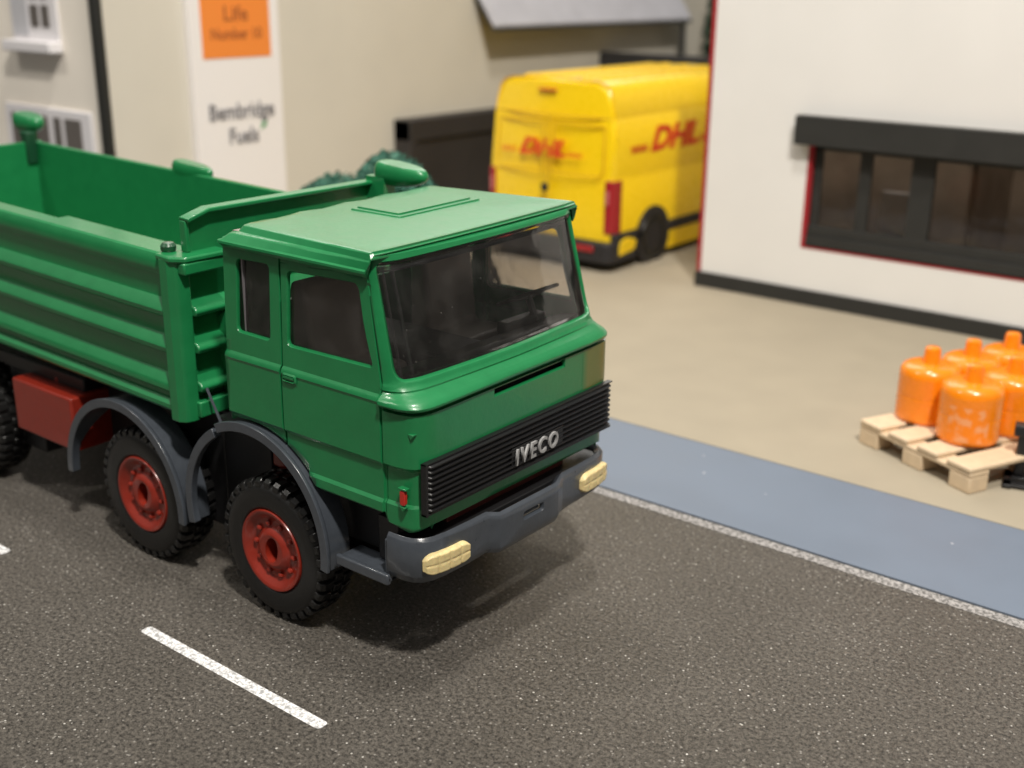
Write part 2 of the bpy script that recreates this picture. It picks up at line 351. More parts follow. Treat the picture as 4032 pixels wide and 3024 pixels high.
# --- cab shell mapping
Uy = [0, .7, 1.4, 2.0, 2.2, 2.36, 2.44, 2.47]; Ux = [-.18, -.20, -.235, -.28, -.335, -.42, -.53, -.66]
Ly = [0, .7, 1.4, 2.0, 2.24, 2.39, 2.455, 2.47]; Lx = [0, 0, 0, -.005, -.04, -.15, -.36, -.66]
Ty = [0, .7, 1.4, 1.97, 2.14, 2.27, 2.35, 2.39]; Tx = [-.63, -.64, -.66, -.70, -.75, -.82, -.90, -1.0]
tt = [0]
for i in range(1, 8): tt.append(tt[-1] + math.hypot(Ux[i] - Ux[i - 1], Uy[i] - Uy[i - 1]))
LF = tt[-1]
def cr_interp(xs, t):
    t = max(0, min(LF, t)); i = max(j for j in range(8) if tt[j] <= t + 1e-9); i = min(i, 6); h = tt[i + 1] - tt[i]; k = (t - tt[i]) / h
    def sl(j):
        if j == 0: return (xs[1] - xs[0]) / (tt[1] - tt[0]) if xs is Uy or xs is Ly or xs is Ty else 0
        if j == 7: return 0 if (xs is Uy or xs is Ly) else (xs[7] - xs[6]) / (tt[7] - tt[6])
        return (xs[j + 1] - xs[j - 1]) / (tt[j + 1] - tt[j - 1])
    m0, m1 = sl(i) * h, sl(i + 1) * h
    return (2 * k ** 3 - 3 * k * k + 1) * xs[i] + (k ** 3 - 2 * k * k + k) * m0 + (-2 * k ** 3 + 3 * k * k) * xs[i + 1] + (k ** 3 - k * k) * m1
def lin(t, tab):
    for (a, va), (b, vb) in zip(tab, tab[1:]):
        if t <= b: return va + (vb - va) * max(0, (t - a) / (b - a))
    return tab[-1][1]
BEAD = [(4.40, 0), (4.442, .03), (4.47, .06), (4.51, .08), (4.56, .08), (4.61, .055), (4.645, .015), (4.665, .0), (4.69, .025), (4.74, .02), (4.80, 0), (9, 0)]
SW = [(2.5, 2.475), (2.86, 2.475), (2.90, 2.475), (2.95, 2.435), (3.49, 2.435), (3.56, 2.485), (4.46, 2.485), (4.50, 2.50), (4.55, 2.485), (4.60, 2.445), (6.35, 2.385), (9, 2.3)]
def plan(s, z):
    a = abs(s); sg = -1 if s < 0 else 1      # s<0: near side (y negative)
    w = lin(z, SW)
    if a > LF:
        lean = 0 if z < 4.7 else -.19 * (z - 4.7); x = -.66 - (a - LF)
        k = max(0, min(1, 1 - (a - LF) / .45)); return Vector((x + lean * k, sg * w, z))
    kz = max(0, min(1, (z - 4.46) / .30)); kz = kz * kz * (3 - 2 * kz)
    x = cr_interp(Lx, a) * (1 - kz) + cr_interp(Ux, a) * kz; y = cr_interp(Ly, a) * (1 - kz) + cr_interp(Uy, a) * kz
    if z > 4.78:
        q = (z - 4.78) / 1.6; x += (cr_interp(Tx, a) - cr_interp(Ux, a)) * q; y += (cr_interp(Ty, a) - cr_interp(Uy, a)) * q
    yj = 2.47 if z <= 4.78 else 2.47 - .08 * (z - 4.78) / 1.6
    return Vector((x, sg * y * w / yj, z))
def Fcab(s, z, d):
    p = plan(s, z); e = .02
    tng = plan(s + e, z) - plan(s - e, z); n = Vector((tng.y, -tng.x, 0)).normalized()   # outward
    if n.dot(p - Vector((-2.2, 0, z))) < 0: n = -n
    fd = 1 - .65 * max(0, min(1, (abs(s) - 1.8) / .5)) if s > 0 else 1
    bd = fd * lin(z, BEAD) * (1 if abs(s) <= LF else max(0, 1 - (abs(s) - LF) / .06))
    return roll(p + n * (bd - d))
def sx_(x): return LF + (-.66 - x)        # side x -> |s|
S0 = sx_(-4.10)
def groove(s, z):
    a = abs(s); d = 0
    def g(v, c, w): return 1 if abs(v - c) < w else 0
    if a > LF - .05:
        d = max(d, .035 * g(a, sx_(-2.79), .012))
    d = max(d, .04 * g(a, LF + .015, .012) if z < 6.2 else 0)
    if a < LF and z < 3.56: d = max(d, .04 * min(1, (3.56 - z) / .09))
    if a < LF: d = max(d, .14 * g(z, 4.4125, .028))
    return d
def side_outer(sg):
    b = [(-4.10, 3.42), (-3.98, 3.46)]
    for k in range(0, 9):
        a = math.radians(100 - 62 * k / 8); b.append((-3.6 + 1.86 * math.cos(a), 1.62 + 1.86 * math.sin(a)))
    b += [(-1.98, 2.74), (-.68, 2.74)]
    b = [(x, max(2.74, z)) for x, z in b]
    return [(sg * sx_(x), z) for x, z in b]
near = side_outer(-1); far = side_outer(1)
outer = near + [(-LF + .02, 2.60), (-2.45, 2.52), (-2.1, 2.60), (2.1, 2.60), (2.45, 2.52), (LF - .02, 2.60)] + far[::-1] + [(S0, 6.36), (LF - .02, 6.36), (LF - .10, 6.56), (-LF + .10, 6.56), (-LF + .02, 6.36), (-S0, 6.36)]
def sidehole(pts, r, sg):
    q = round_poly([(sx_(x), z) for x, z in pts], r, 5); return [(sg * a, z) for a, z in q]
DW = [(-2.64, 6.10), (-1.15, 6.15), (-.80, 4.95), (-2.67, 4.92)]; QW = [(-3.80, 6.11), (-3.02, 6.13), (-3.04, 4.92), (-3.84, 4.93)]
WS = round_poly([(-2.47, 4.80), (2.47, 4.80), (2.47, 6.47), (-2.47, 6.47)], [.22, .22, .14, .14], 6)
SLOT = [(-.74, 4.235), (1.06, 4.235), (1.06, 4.378), (-.74, 4.378)]
holes = [sidehole(DW, .12, -1), sidehole(QW, .11, -1), sidehole(DW, .12, 1), sidehole(QW, .11, 1), WS, SLOT]
cs = []
for sg in (-1, 1):
    cs += [sg * t for t in (.35, .7, 1.05, 1.4, 1.7, 2.0, 2.06, 2.12, 2.18, 2.24, 2.30, 2.36, 2.42, 2.48, 2.54, 2.60, LF - .03)]
    cs += [sg * (LF + .015 + q) for q in (-.022, -.011, .011, .022, .06, .25, .45)]
    cs += [sg * (sx_(-2.79) + q) for q in (-.022, -.011, .011, .022)] + [sg * sx_(-3.5)] + [sg * sx_(q) for q in (-1.3, -1.5, -1.7, -1.9, -2.1, -2.3, -2.5, -3.1, -3.3, -3.7)]
cs.append(0)
cz = [2.86, 2.90, 2.95, 3.49, 3.56, 4.36, 4.381, 4.387, 4.438, 4.443, 4.45, 4.47, 4.50, 4.52, 4.55, 4.57, 4.58, 4.60, 4.61, 4.63, 4.645, 4.665, 4.69, 4.72, 4.74, 4.76, 4.78, 5.2, 5.6, 6.0, 6.2, 6.4]
bm = sheet(outer, holes, cs, cz, Fcab, lip=(.028, .05), depth=groove)
outward(bm, (-2.2, 0, 4.4))
def is_door(sg): return lambda c: (sg * c.y > 2.2) and (-2.79 < c.x < (-.66 if c.z < 4.7 else -.66 - .19 * (c.z - 4.7))) and c.z < 6.24
bm, dn = split(bm, is_door(-1)); bm, dfar = split(bm, is_door(1))
# back wall of the cab
o = obj('cab_shell', bm, M['green'], T, ang=28, normals=False); solid(o, .07, wn=True)
doors = []
for dd in (dn, dfar):
    q = obj('door', dd, M['green'], T, ang=28, normals=False); solid(q, .07, wn=True); doors.append(q)
bw = sheet([(-2.44, 3.4), (2.44, 3.4), (2.38, 6.4), (-2.38, 6.4)], [round_poly([(-1.3, 5.1), (1.3, 5.1), (1.3, 6.0), (-1.3, 6.0)], .12)], [], [], lambda s, z, d: roll(Vector((-4.08 + d, s, z))), lip=(.03, .04))
o = obj('back_panel', bw, M['green'], T); solid(o, .06, 0)
# door handle: recessed dish with a bar
for sg, dr in ((-1, doors[0]), (1, doors[1])):
    bm = bmesh.new(); y = sg * 2.492
    pts = round_poly([(-2.74, 4.365), (-2.42, 4.365), (-2.42, 4.52), (-2.74, 4.52)], .05)
    ins = round_poly([(-2.71, 4.39), (-2.45, 4.39), (-2.45, 4.495), (-2.71, 4.495)], .035)
    a = [bm.verts.new(roll(Vector((p[0], y + sg * .006, p[1])))) for p in pts]; a2 = [bm.verts.new(roll(Vector((p[0], y + sg * .03, p[1])))) for p in ins]
    b_ = [bm.verts.new(roll(Vector((p[0], y + sg * .004, (p[1] - 4.442) * .7 + 4.442)))) for p in ins]
    n = len(a)
    for i in range(n):
        bm.faces.new((a[i], a[(i + 1) % n], a2[(i + 1) % n], a2[i])); bm.faces.new((a2[i], a2[(i + 1) % n], b_[(i + 1) % n], b_[i]))
    bm.faces.new(b_)
    box(bm, (-2.69, y + sg * .005, 4.41), (-2.47, y + sg * .035, 4.445))
    obj('door_handle', bm, M['green'], dr, ang=50)
# glazing just inside the openings
def pane(name, pts, parent, m, dep=.075, grow=.06, fm=Fcab):
    c = Vector((sum(p[0] for p in pts) / len(pts), sum(p[1] for p in pts) / len(pts)))
    q = [(p[0] + (grow if p[0] > c.x else -grow), p[1] + (grow if p[1] > c.y else -grow)) for p in pts]
    b = sheet(q, [], cs, [4.9, 5.2, 5.6, 6.0, 6.2], lambda s, z, d: fm(s, z, dep), lip=None)
    return obj(name, b, m, parent, ang=60)
for sg in (-1, 1):
    pane('door_glass', sidehole(DW, .12, sg), doors[0 if sg < 0 else 1], M['glass_side']); pane('quarter_glass', sidehole(QW, .11, sg), T, M['glass_side'])
ws = pane('windscreen', [(-2.42, 4.77), (2.42, 4.77), (2.42, 6.50), (-2.42, 6.50)], T, M['glass'], .06, .02)
# pale edge of the side glazing piece seen through the quarter window
for sg in (-1, 1): obj('glazing_edge', bx(((-3.72, sg * 2.30, 4.9), (-3.69, sg * 2.36, 6.15))), mat('pale_plastic_edge', (.16, .15, .16), .3), T)
# inner moulded frame of the windscreen piece (thick plastic edge seen along the top and sides)
bm = bmesh.new()
for z0, z1, s0, s1 in ((6.31, 6.36, -2.42, 2.42), (4.80, 4.83, -2.36, 2.36)):
    n = 40
    for d0, d1 in ((.075, .16),):
        prev = None
        for i in range(n + 1):
            s = s0 + (s1 - s0) * i / n; r = [bm.verts.new(Fcab(s, z, d)) for z, d in ((z0, d0), (z1, d0), (z1, d1), (z0, d1))]
            if prev:
                for k in range(4): bm.faces.new((prev[k], prev[(k + 1) % 4], r[(k + 1) % 4], r[k]))
            prev = r
for s0 in (-2.36, 2.30, 2.12, -2.16):
    prev = None
    for i in range(14):
        z = 4.83 + (6.32 - 4.83) * i / 13; r = [bm.verts.new(Fcab(s, z, d)) for s, d in ((s0, .075), (s0 + .045, .075), (s0 + .045, .15), (s0, .15))]
        if prev:
            for k in range(4): bm.faces.new((prev[k], prev[(k + 1) % 4], r[(k + 1) % 4], r[k]))
        prev = r
obj('glazing_rim', bm, glass('plastic_edge', (.80, .80, .84), .12, haze=.22), ws)
# --- roof: stepped pressing
def roof():
    bm = bmesh.new(); rings = []
    #        z, inset side rear, inset side front, inset rear
    lev = [(6.27, .02, .02, .02), (6.33, -.035, -.03, -.03), (6.365, -.03, -.03, -.03), (6.385, .02, .0, .02), (6.455, .10, .01, .08), (6.475, .15, .02, .11), (6.49, .23, .03, .17), (6.57, .29, .045, .22), (6.59, .34, .06, .27), (6.60, .43, .10, .36)]
    N = 16
    for k, (z, isr, isf, ir) in enumerate(lev):
        ring = []; xr = -4.12 + ir; xf = -.80 - (.03 if k > 6 else 0); zf = z + (0 if k < 2 else .0)
        def hw(x): t = (x - xr) / (xf - xr); return 2.47 - (isr * (1 - t) + isf * t)
        rr = .10 + .06 * k / 9; xe = xf - (.16 if k < 4 else .10 if k < 7 else .06)
        # rear edge from far to near
        for i in range(N + 1):
            h0 = hw(xr + rr); y = h0 - rr - (2 * (h0 - rr)) * i / N
            wv = 0 if k < 7 or abs(y) > 1.7 else .014 * math.cos(2 * math.pi * y / .95)
            ring.append((xr, y, z + wv))
        for q_ in (22, 45, 68): ring.append((xr + rr - rr * math.cos(math.radians(q_)), -(hw(xr + rr) - rr) - rr * math.sin(math.radians(q_)), z))
        for i in range(7):
            x = xr + rr + (xe - xr - rr) * i / 6; ring.append((x, -hw(x), z + .03 * i / 6 * (k > 3)))
        for i in range(N + 1):
            if i == 0 or i == N:
                sy = -1 if i == 0 else 1; c1_ = (xf - (.10 if k < 4 else .03), sy * (hw(xf) - .005), z + .03 * (k > 3)); c2_ = (xf - (.10 if k == 0 else .02), sy * (hw(xf) - .06), [6.50, 6.525, 6.55, 6.56, 6.575, 6.58, 6.59, 6.60, 6.61, 6.63][k])
                ring += [c1_, c2_] if i == 0 else [c2_, c1_]; continue
            y = -hw(xf) + .02 + 2 * (hw(xf) - .02) * i / N; bow = .06 * (1 - (y / 2.45) ** 2); ring.append((xf + bow - (.10 if k == 0 else .03 if k in (3, 4) else 0), y, [6.50, 6.525, 6.55, 6.56, 6.575, 6.58, 6.59, 6.60, 6.61, 6.63][k]))
        for i in range(7):
            x = xe - (xe - xr - rr) * i / 6; ring.append((x, hw(x), z + .03 * (6 - i) / 6 * (k > 3)))
        for q_ in (68, 45, 22): ring.append((xr + rr - rr * math.cos(math.radians(q_)), (hw(xr + rr) - rr) + rr * math.sin(math.radians(q_)), z))
        rings.append([bm.verts.new(roll(Vector(p))) for p in ring])
    for a, b in zip(rings, rings[1:]):
        n = len(a)
        for i in range(n): bm.faces.new((a[i], a[(i + 1) % n], b[(i + 1) % n], b[i]))
    # crown
    top = rings[-1]; cen = Vector((-2.45, 0, 6.66)); prev = top
    for q in (.93, .75, .45, .2):
        nr = [bm.verts.new(Vector((cen.x + (v.co.x - cen.x) * q, v.co.y * q, 6.615 + .014 * v.co.y * q + .02 * (1 - q * q)))) for v in top]
        n = len(top)
        for i in range(n): bm.faces.new((prev[i], prev[(i + 1) % n], nr[(i + 1) % n], nr[i]))
        prev = nr
    bm.faces.new(prev)
    return bm
rf = obj('roof', roof(), M['green'], T, ang=28)
w_ = rf.modifiers.new('shading', 'WEIGHTED_NORMAL'); w_.weight = 100; w_.keep_sharp = True
bm = bmesh.new()
def pad(bm, x0, x1, y0, y1, z0, z1, r=.1):
    a = round_poly([(x0, y0), (x1, y0), (x1, y1), (x0, y1)], r, 4); c = ((x0 + x1) / 2, (y0 + y1) / 2)
    v0 = [bm.verts.new(roll(Vector((p[0], p[1], z0)))) for p in a]; v1 = [bm.verts.new(roll(Vector((c[0] + (p[0] - c[0]) * .97, c[1] + (p[1] - c[1]) * .975, z1)))) for p in a]
    n = len(a)
    for i in range(n): bm.faces.new((v0[i], v0[(i + 1) % n], v1[(i + 1) % n], v1[i]))
    bm.faces.new(v1)
pad(bm, -3.25, -2.12, -.50, 1.5, 6.60, 6.652, .06); pad(bm, -3.2, -2.24, -.40, 1.4, 6.60, 6.675, .05)
obj('roof_hatch', bm, M['green'], rf, ang=30)
# olive patch blended from green at the far end of the front panel
pm = mat('olive_blend_paint', (.12, .15, .03), .36, coat=.3, bump=.1, bscale=14)
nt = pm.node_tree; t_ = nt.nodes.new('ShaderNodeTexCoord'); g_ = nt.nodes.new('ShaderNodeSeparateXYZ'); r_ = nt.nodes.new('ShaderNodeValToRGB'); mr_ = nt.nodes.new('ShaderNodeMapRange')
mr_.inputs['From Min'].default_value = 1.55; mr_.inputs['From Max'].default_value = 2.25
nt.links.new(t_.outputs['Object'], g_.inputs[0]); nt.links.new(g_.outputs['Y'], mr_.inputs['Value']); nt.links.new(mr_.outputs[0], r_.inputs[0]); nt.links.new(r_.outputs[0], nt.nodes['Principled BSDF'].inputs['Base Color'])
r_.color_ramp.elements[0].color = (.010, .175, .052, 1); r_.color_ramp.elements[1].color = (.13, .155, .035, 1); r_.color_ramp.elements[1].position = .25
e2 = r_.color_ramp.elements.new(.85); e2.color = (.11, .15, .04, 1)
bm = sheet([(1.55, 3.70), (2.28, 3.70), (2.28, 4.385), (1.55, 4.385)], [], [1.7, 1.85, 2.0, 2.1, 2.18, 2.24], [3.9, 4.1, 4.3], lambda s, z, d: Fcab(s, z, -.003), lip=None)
obj('olive_patch', bm, pm, T)
# --- grille with ribs
def grille():
    bm = bmesh.new(); z0, z1 = 2.88, 3.655; nr = 9; prof = [(-.02, z0)]
    dz = (z1 - z0) / nr
    for i in range(nr):
        b = z0 + i * dz; prof += [(.05, b + .004), (.058, b + dz * .18), (.11, b + dz * .36), (.113, b + dz * .55), (.058, b + dz * .80), (.05, b + dz * .98)]
    prof.append((-.02, z1))
    ys = [-2.33, -2.30, -2.24, -1.2, 0, 1.2, 2.20, 2.26, 2.30]
    prev = None
    for j, y in enumerate(ys):
        en = {0: .2, 1: .75, 7: .95, 8: .8}.get(j, 1)
        r = [bm.verts.new(roll(Vector((x * en if x > 0 else x, y, z)))) for x, z in prof]
        if prev:
            for k in range(len(r) - 1): bm.faces.new((prev[k], prev[k + 1], r[k + 1], r[k]))
        else: bm.faces.new(r)
        prev = r
    bm.faces.new(prev[::-1])
    # frame
    for a, b in (((-.02, -2.37, z0 - .03), (.07, 2.36, z0)), ((-.02, -2.37, z1), (.075, 2.36, z1 + .02)), ((-.02, -2.37, z0 - .03), (.085, -2.33, z1 + .02))):
        v = box(bm, a, b)
        for q in v: q.co = roll(q.co)
    return bm
gr = obj('grille', grille(), M['grille'], T, ang=40)
bm = bx(((.05, -.42, 2.99), (.095, .92, 3.31)))
for v in bm.verts: v.co = roll(v.co)
obj('badge_plate', bm, M['grille'], gr, bev=.01)
text_mesh('badge', 'IVECO', .365, M['silver'], gr, frame_mtx((.125, -.38, 3.02), (0, 1, .014), (0, 0, 1)), extrude=.018, shear=.14, bold=.006, align='LEFT', sx=.86, sp=1.32)
# --- bumper
BY = [0, .45, .9, 1.4, 1.9, 2.15, 2.32, 2.42, 2.47, 2.48]; BXX = [.10, .10, .10, .10, .08, .04, -.04, -.16, -.34, -.62]
bt = [0]
for i in range(1, 10): bt.append(bt[-1] + math.hypot(BXX[i] - BXX[i - 1], BY[i] - BY[i - 1]))
BL = bt[-1]
def Fb(s, z, d):
    a = min(abs(s), BL); i = min(8, max(j for j in range(10) if bt[j] <= a + 1e-9)); k = (a - bt[i]) / (bt[i + 1] - bt[i])
    x = BXX[i] + (BXX[i + 1] - BXX[i]) * k; y = BY[i] + (BY[i + 1] - BY[i]) * k
    dx, dy = BXX[i + 1] - BXX[i], BY[i + 1] - BY[i]; L = math.hypot(dx, dy); nx, ny = dy / L, -dx / L
    c = .5 + .5 * max(-1, min(1, (.86 - abs(s + .02)) / .12)); c = max(0, c)
    pr = .07 * c; e = 0
    ztop, zbot = 2.44, 1.74
    zz = z
    if z > ztop - .06: e = (z - (ztop - .06)) / .06 * .05
    if z < zbot + .10: e = (zbot + .10 - z) / .10 * .05
    zz -= .07 * c
    sg = -1 if s < 0 else 1
    return Vector((x + nx * (pr - d - e), sg * (y + ny * (pr - d - e)), zz))
SL = round_poly([(-.20, 2.10), (.34, 2.10), (.34, 2.25), (-.20, 2.25)], .05)
cb = [0, -.9, .9] + [sg * q for sg in (-1, 1) for q in bt[1:-1]] + [q + o_ for q in (-.88, .84) for o_ in (-.12, -.08, -.04, 0, .04, .08, .12)]
bo = [(-BL, 1.70), (-1.2, 1.72), (-1.0, 1.74), (1.0, 1.74), (1.2, 1.78), (BL, 1.80), (BL, 2.44), (-BL, 2.44)]
bm = sheet(bo, [SL], cb, [1.77, 1.79, 1.84, 2.38, 2.40, 2.42], Fb, lip=(.03, .07))
outward(bm, (-1, 0, 2.1)); bp = obj('bumper', bm, M['grey'], T, ang=45, normals=False); solid(bp, .13)
b_ = bp.modifiers.new('bevel', 'BEVEL'); b_.width = .018; b_.segments = 2; b_.limit_method = 'ANGLE'; b_.angle_limit = math.radians(50)
bm = bx(((.02, -.17, 2.06), (.09, .31, 2.10)), ((-.02, -.22, 2.0), (.0, .38, 2.24)))
obj('shelf', bx(((-.62, -2.30, 2.26), (-.03, 2.30, 2.34))), M['black'], bp, bev=.02)
obj('tow_slot', bm, M['grey'], bp, bev=.01)
# headlights with moulded bumps
def headlight(s0, s1, zc, h):
    bm = bmesh.new(); nx, nz = 80, 28; g = {}
    for i in range(nx + 1):
        for j in range(nz + 1):
            u = i / nx * 2 - 1; v = j / nz * 2 - 1; hw = (s1 - s0) / 2; L = hw / h
            # stadium: shrink height near ends
            ax = abs(u) * L; ex = ax - (L - 1)
            k = 1 if ex <= 0 else math.sqrt(max(0, 1 - (ex * .93) ** 2)); k = .05 + .95 * k if ex > 0 else 1
            s = (s0 + s1) / 2 + u * hw; z = zc + v * h * k
            edge = min(1, min((1 - abs(u)) * L * 4, (1 - abs(v)) * 4)); edge = math.sqrt(max(0, 1 - (1 - edge) ** 2))
            bump = .015 * min(1, 1.8 * abs(math.sin(math.pi * u * 2))) ** .7 * (.35 + .65 * min(1, 1.8 * abs(math.sin(math.pi * v))) ** .7) if abs(u) < .95 else 0
            g[i, j] = bm.verts.new(Fb(s, z, .0 - .075 * edge - bump * edge * 1.3))
    for i in range(nx):
        for j in range(nz): bm.faces.new((g[i, j], g[i + 1, j], g[i + 1, j + 1], g[i, j + 1]))
    return bm
obj('headlight', headlight(-2.36, -1.48, 2.03, .175), M['cream'], T, ang=60)
obj('headlight', headlight(1.43, 2.33, 2.07, .175), M['cream'], T, ang=60)
# side marker lamps and the small studs of the corner panels
for sg in (-1, 1):
    bm = bmesh.new(); y = 2.455 * sg
    prism(bm, round_poly([(-.335, 2.97), (-.235, 2.97), (-.235, 3.20), (-.335, 3.20)], .04), 1, y - sg * .03, y + sg * .035)
    ml = obj('marker_lamp', bm, M['redlens'], T, ang=40, bev=.012)
    bm = bmesh.new(); box(bm, (-.36, y - sg * .05, 3.215), (-.20, y + sg * .045, 3.245)); obj('lamp_hood', bm, M['green'], ml, bev=.01); bm = bmesh.new(); prism(bm, [(-.34, 2.95), (-.22, 2.95), (-.28, 2.86)], 1, y - sg * .04, y + sg * .035)
    obj('lamp_bracket', bm, M['green'], ml, bev=.01)
    if sg > 0: continue
    bm = bmesh.new(); prism(bm, [(-.20, 4.09), (-.08, 4.09), (-.14, 4.0)], 1, sg * 2.36, sg * 2.44); obj('corner_peg', bm, M['green'], T, bev=.01)
# --- interior
bm = bx(((-3.9, -2.3, 3.5), (-.5, 2.3, 3.7)), ((-3.6, -.5, 3.7), (-1.0, .6, 4.55)))
obj('cab_floor', bm, M['interior'], T, bev=.05)
bm = bmesh.new(); prism(bm, round_poly([(-.95, 3.7), (-.30, 3.7), (-.32, 4.72), (-.55, 4.82), (-.95, 4.75)], .06), 1, -2.2, 2.2)
box(bm, (-1.15, .7, 4.4), (-.9, 1.75, 4.88))
obj('dashboard', bm, M['interior'], T, bev=.05)
for y in (-1.35, 1.35):
    bm = bmesh.new(); prism(bm, round_poly([(-2.9, 3.7), (-1.75, 3.7), (-1.75, 4.45), (-2.6, 4.4), (-2.75, 5.75), (-3.1, 5.75), (-3.1, 3.9)], .12), 1, y - .62, y + .62)
    obj('seat', bm, M['seat'], T, bev=.08, seg=3)
bm = bmesh.new(); c = Vector((-1.12, 1.5, 5.18)); ax = Vector((-.45, 0, 1)).normalized(); uu = Vector((0, 1, 0)); vv = ax.cross(uu)
tube(bm, [c + (uu * math.cos(a) + vv * math.sin(a)) * .52 for a in [2 * math.pi * i / 36 for i in range(37)]], .033, 8)
tube(bm, [c - uu * .5, c - ax * .05, c + uu * .5], .035, 6); tube(bm, [c, c - ax * .5], .06, 8)
obj('steering_wheel', bm, mat('wheel_plastic', (.08, .075, .07), .3), T)
hs = bmesh.new(); pv = None
for i in range(41):
    q = [hs.verts.new(Fcab(-2.4 + 4.8 * i / 40, z, .20)) for z in (6.37, 6.52)]
    if pv: hs.faces.new((pv[0], q[0], q[1], pv[1]))
    pv = q
solid(obj('header_strip', hs, M['seat'], T), .03)
obj('headliner', bx(((-4.0, -2.25, 6.40), (-.86, 2.25, 6.46))), M['seat'], T)
# --- chassis
for ab in (((-17, -.95, 2.05), (-.62, -.7, 2.6)), ((-17, .7, 2.05), (-.62, .95, 2.6))): obj('chassis_rail', bx(ab), M['darkred'], T, bev=.02)
obj('front_crossmember', bx(((-.61, -1.5, 2.0), (-.3, 1.5, 2.55))), M['darkred'], T, bev=.02)
obj('engine_block', bx(((-3.9, -1.2, .95), (-.9, 1.2, 3.3))), M['black'], T, bev=.05)
obj('belly_blocker', bx(((-17, -.68, .9), (-4.0, .68, 2.5))), M['black'], T, bev=.05)  # made-up black volume closing off the lit view under the chassis
for ab in (((-2.3, -1.95, 1.75), (-.70, -1.8, 2.70)), ((-2.3, 1.8, 1.75), (-.70, 1.95, 2.70)), ((-5.0, -2.05, 2.9), (-1.9, 2.05, 3.1)), ((-8.9, -1.68, .75), (-5.35, -1.55, 2.95)), ((-5.34, -1.68, .9), (-4.1, -1.55, 2.89)), ((-8.9, -1.7, 2.96), (-5.0, 1.7, 3.04)), ((-1.15, -2.12, 1.72), (-.72, -1.96, 2.45))):
    obj('arch_panel_and_blocker', bx(ab), M['black'], T, bev=.02)  # panels behind the steps, plus inner walls added to keep the arches black
for sg in (-1, 1):
    bm = bmesh.new(); box(bm, (-1.72, sg * 1.95, 1.60), (-.60, sg * 2.50, 1.70)); box(bm, (-1.72, sg * 2.42, 1.56), (-.60, sg * 2.51, 1.74)); box(bm, (-.72, sg * 2.12, 1.60), (-.60, sg * 2.44, 2.3))
    obj('step', bm, M['grey'], T, bev=.03)
# --- mudguards
def arc_guard(cx, czz, r0, a0, a1, y0, y1, t=.12, n=36, flare=.30):
    bm = bmesh.new(); prev = None
    for i in range(n + 1):
        a = math.radians(a0 + (a1 - a0) * i / n); k = i / n; wk = flare + (1 - flare) * max(0, min(1, (k - .10) / .16)) if flare < 1 else 1
        rr = r0; yo = y0; yi = y0 + (y1 - y0) * wk
        pr = [(rr, yo), (rr + t, yo), (rr + t, yi), (rr, yi)]
        # rolled outer lip
        pr = [(rr - .015, yo), (rr + t + .03, yo), (rr + t + .03, yo + .06 * (1 if y1 > y0 else -1)), (rr + t, yo + .09 * (1 if y1 > y0 else -1)), (rr + t, yi), (rr, yi)]
        ring = [bm.verts.new((cx + q[0] * math.cos(a), q[1], czz + q[0] * math.sin(a))) for q in pr]
        if prev:
            m_ = len(ring)
            for j in range(m_): bm.faces.new((prev[j], prev[(j + 1) % m_], ring[(j + 1) % m_], ring[j]))
        else: bm.faces.new(ring)
        prev = ring
    bm.faces.new(prev[::-1]); return bm
for sg in (-1, 1):
    obj('mudguard', arc_guard(-3.6, 1.64, 1.65, 116, -8, sg * 2.60, sg * 2.08), M['grey'], T, ang=40, bev=.012)
    obj('mudguard', arc_guard(-3.6, 1.62, 1.62, 194, 121, sg * 2.56, sg * 2.42, flare=1), M['grey'], T, ang=40, bev=.012)
    obj('mudguard', arc_guard(-7.2, 1.22, 1.63, 181, -4, sg * 2.60, sg * 2.02), M['grey'], T, ang=40, bev=.012)
    bm = bmesh.new(); tube(bm, [(-4.75, sg * 2.15, 3.0), (-5.1, sg * 2.15, 3.6)], .025, 6)
    obj('mudguard_stay', bm, M['grey'], T)
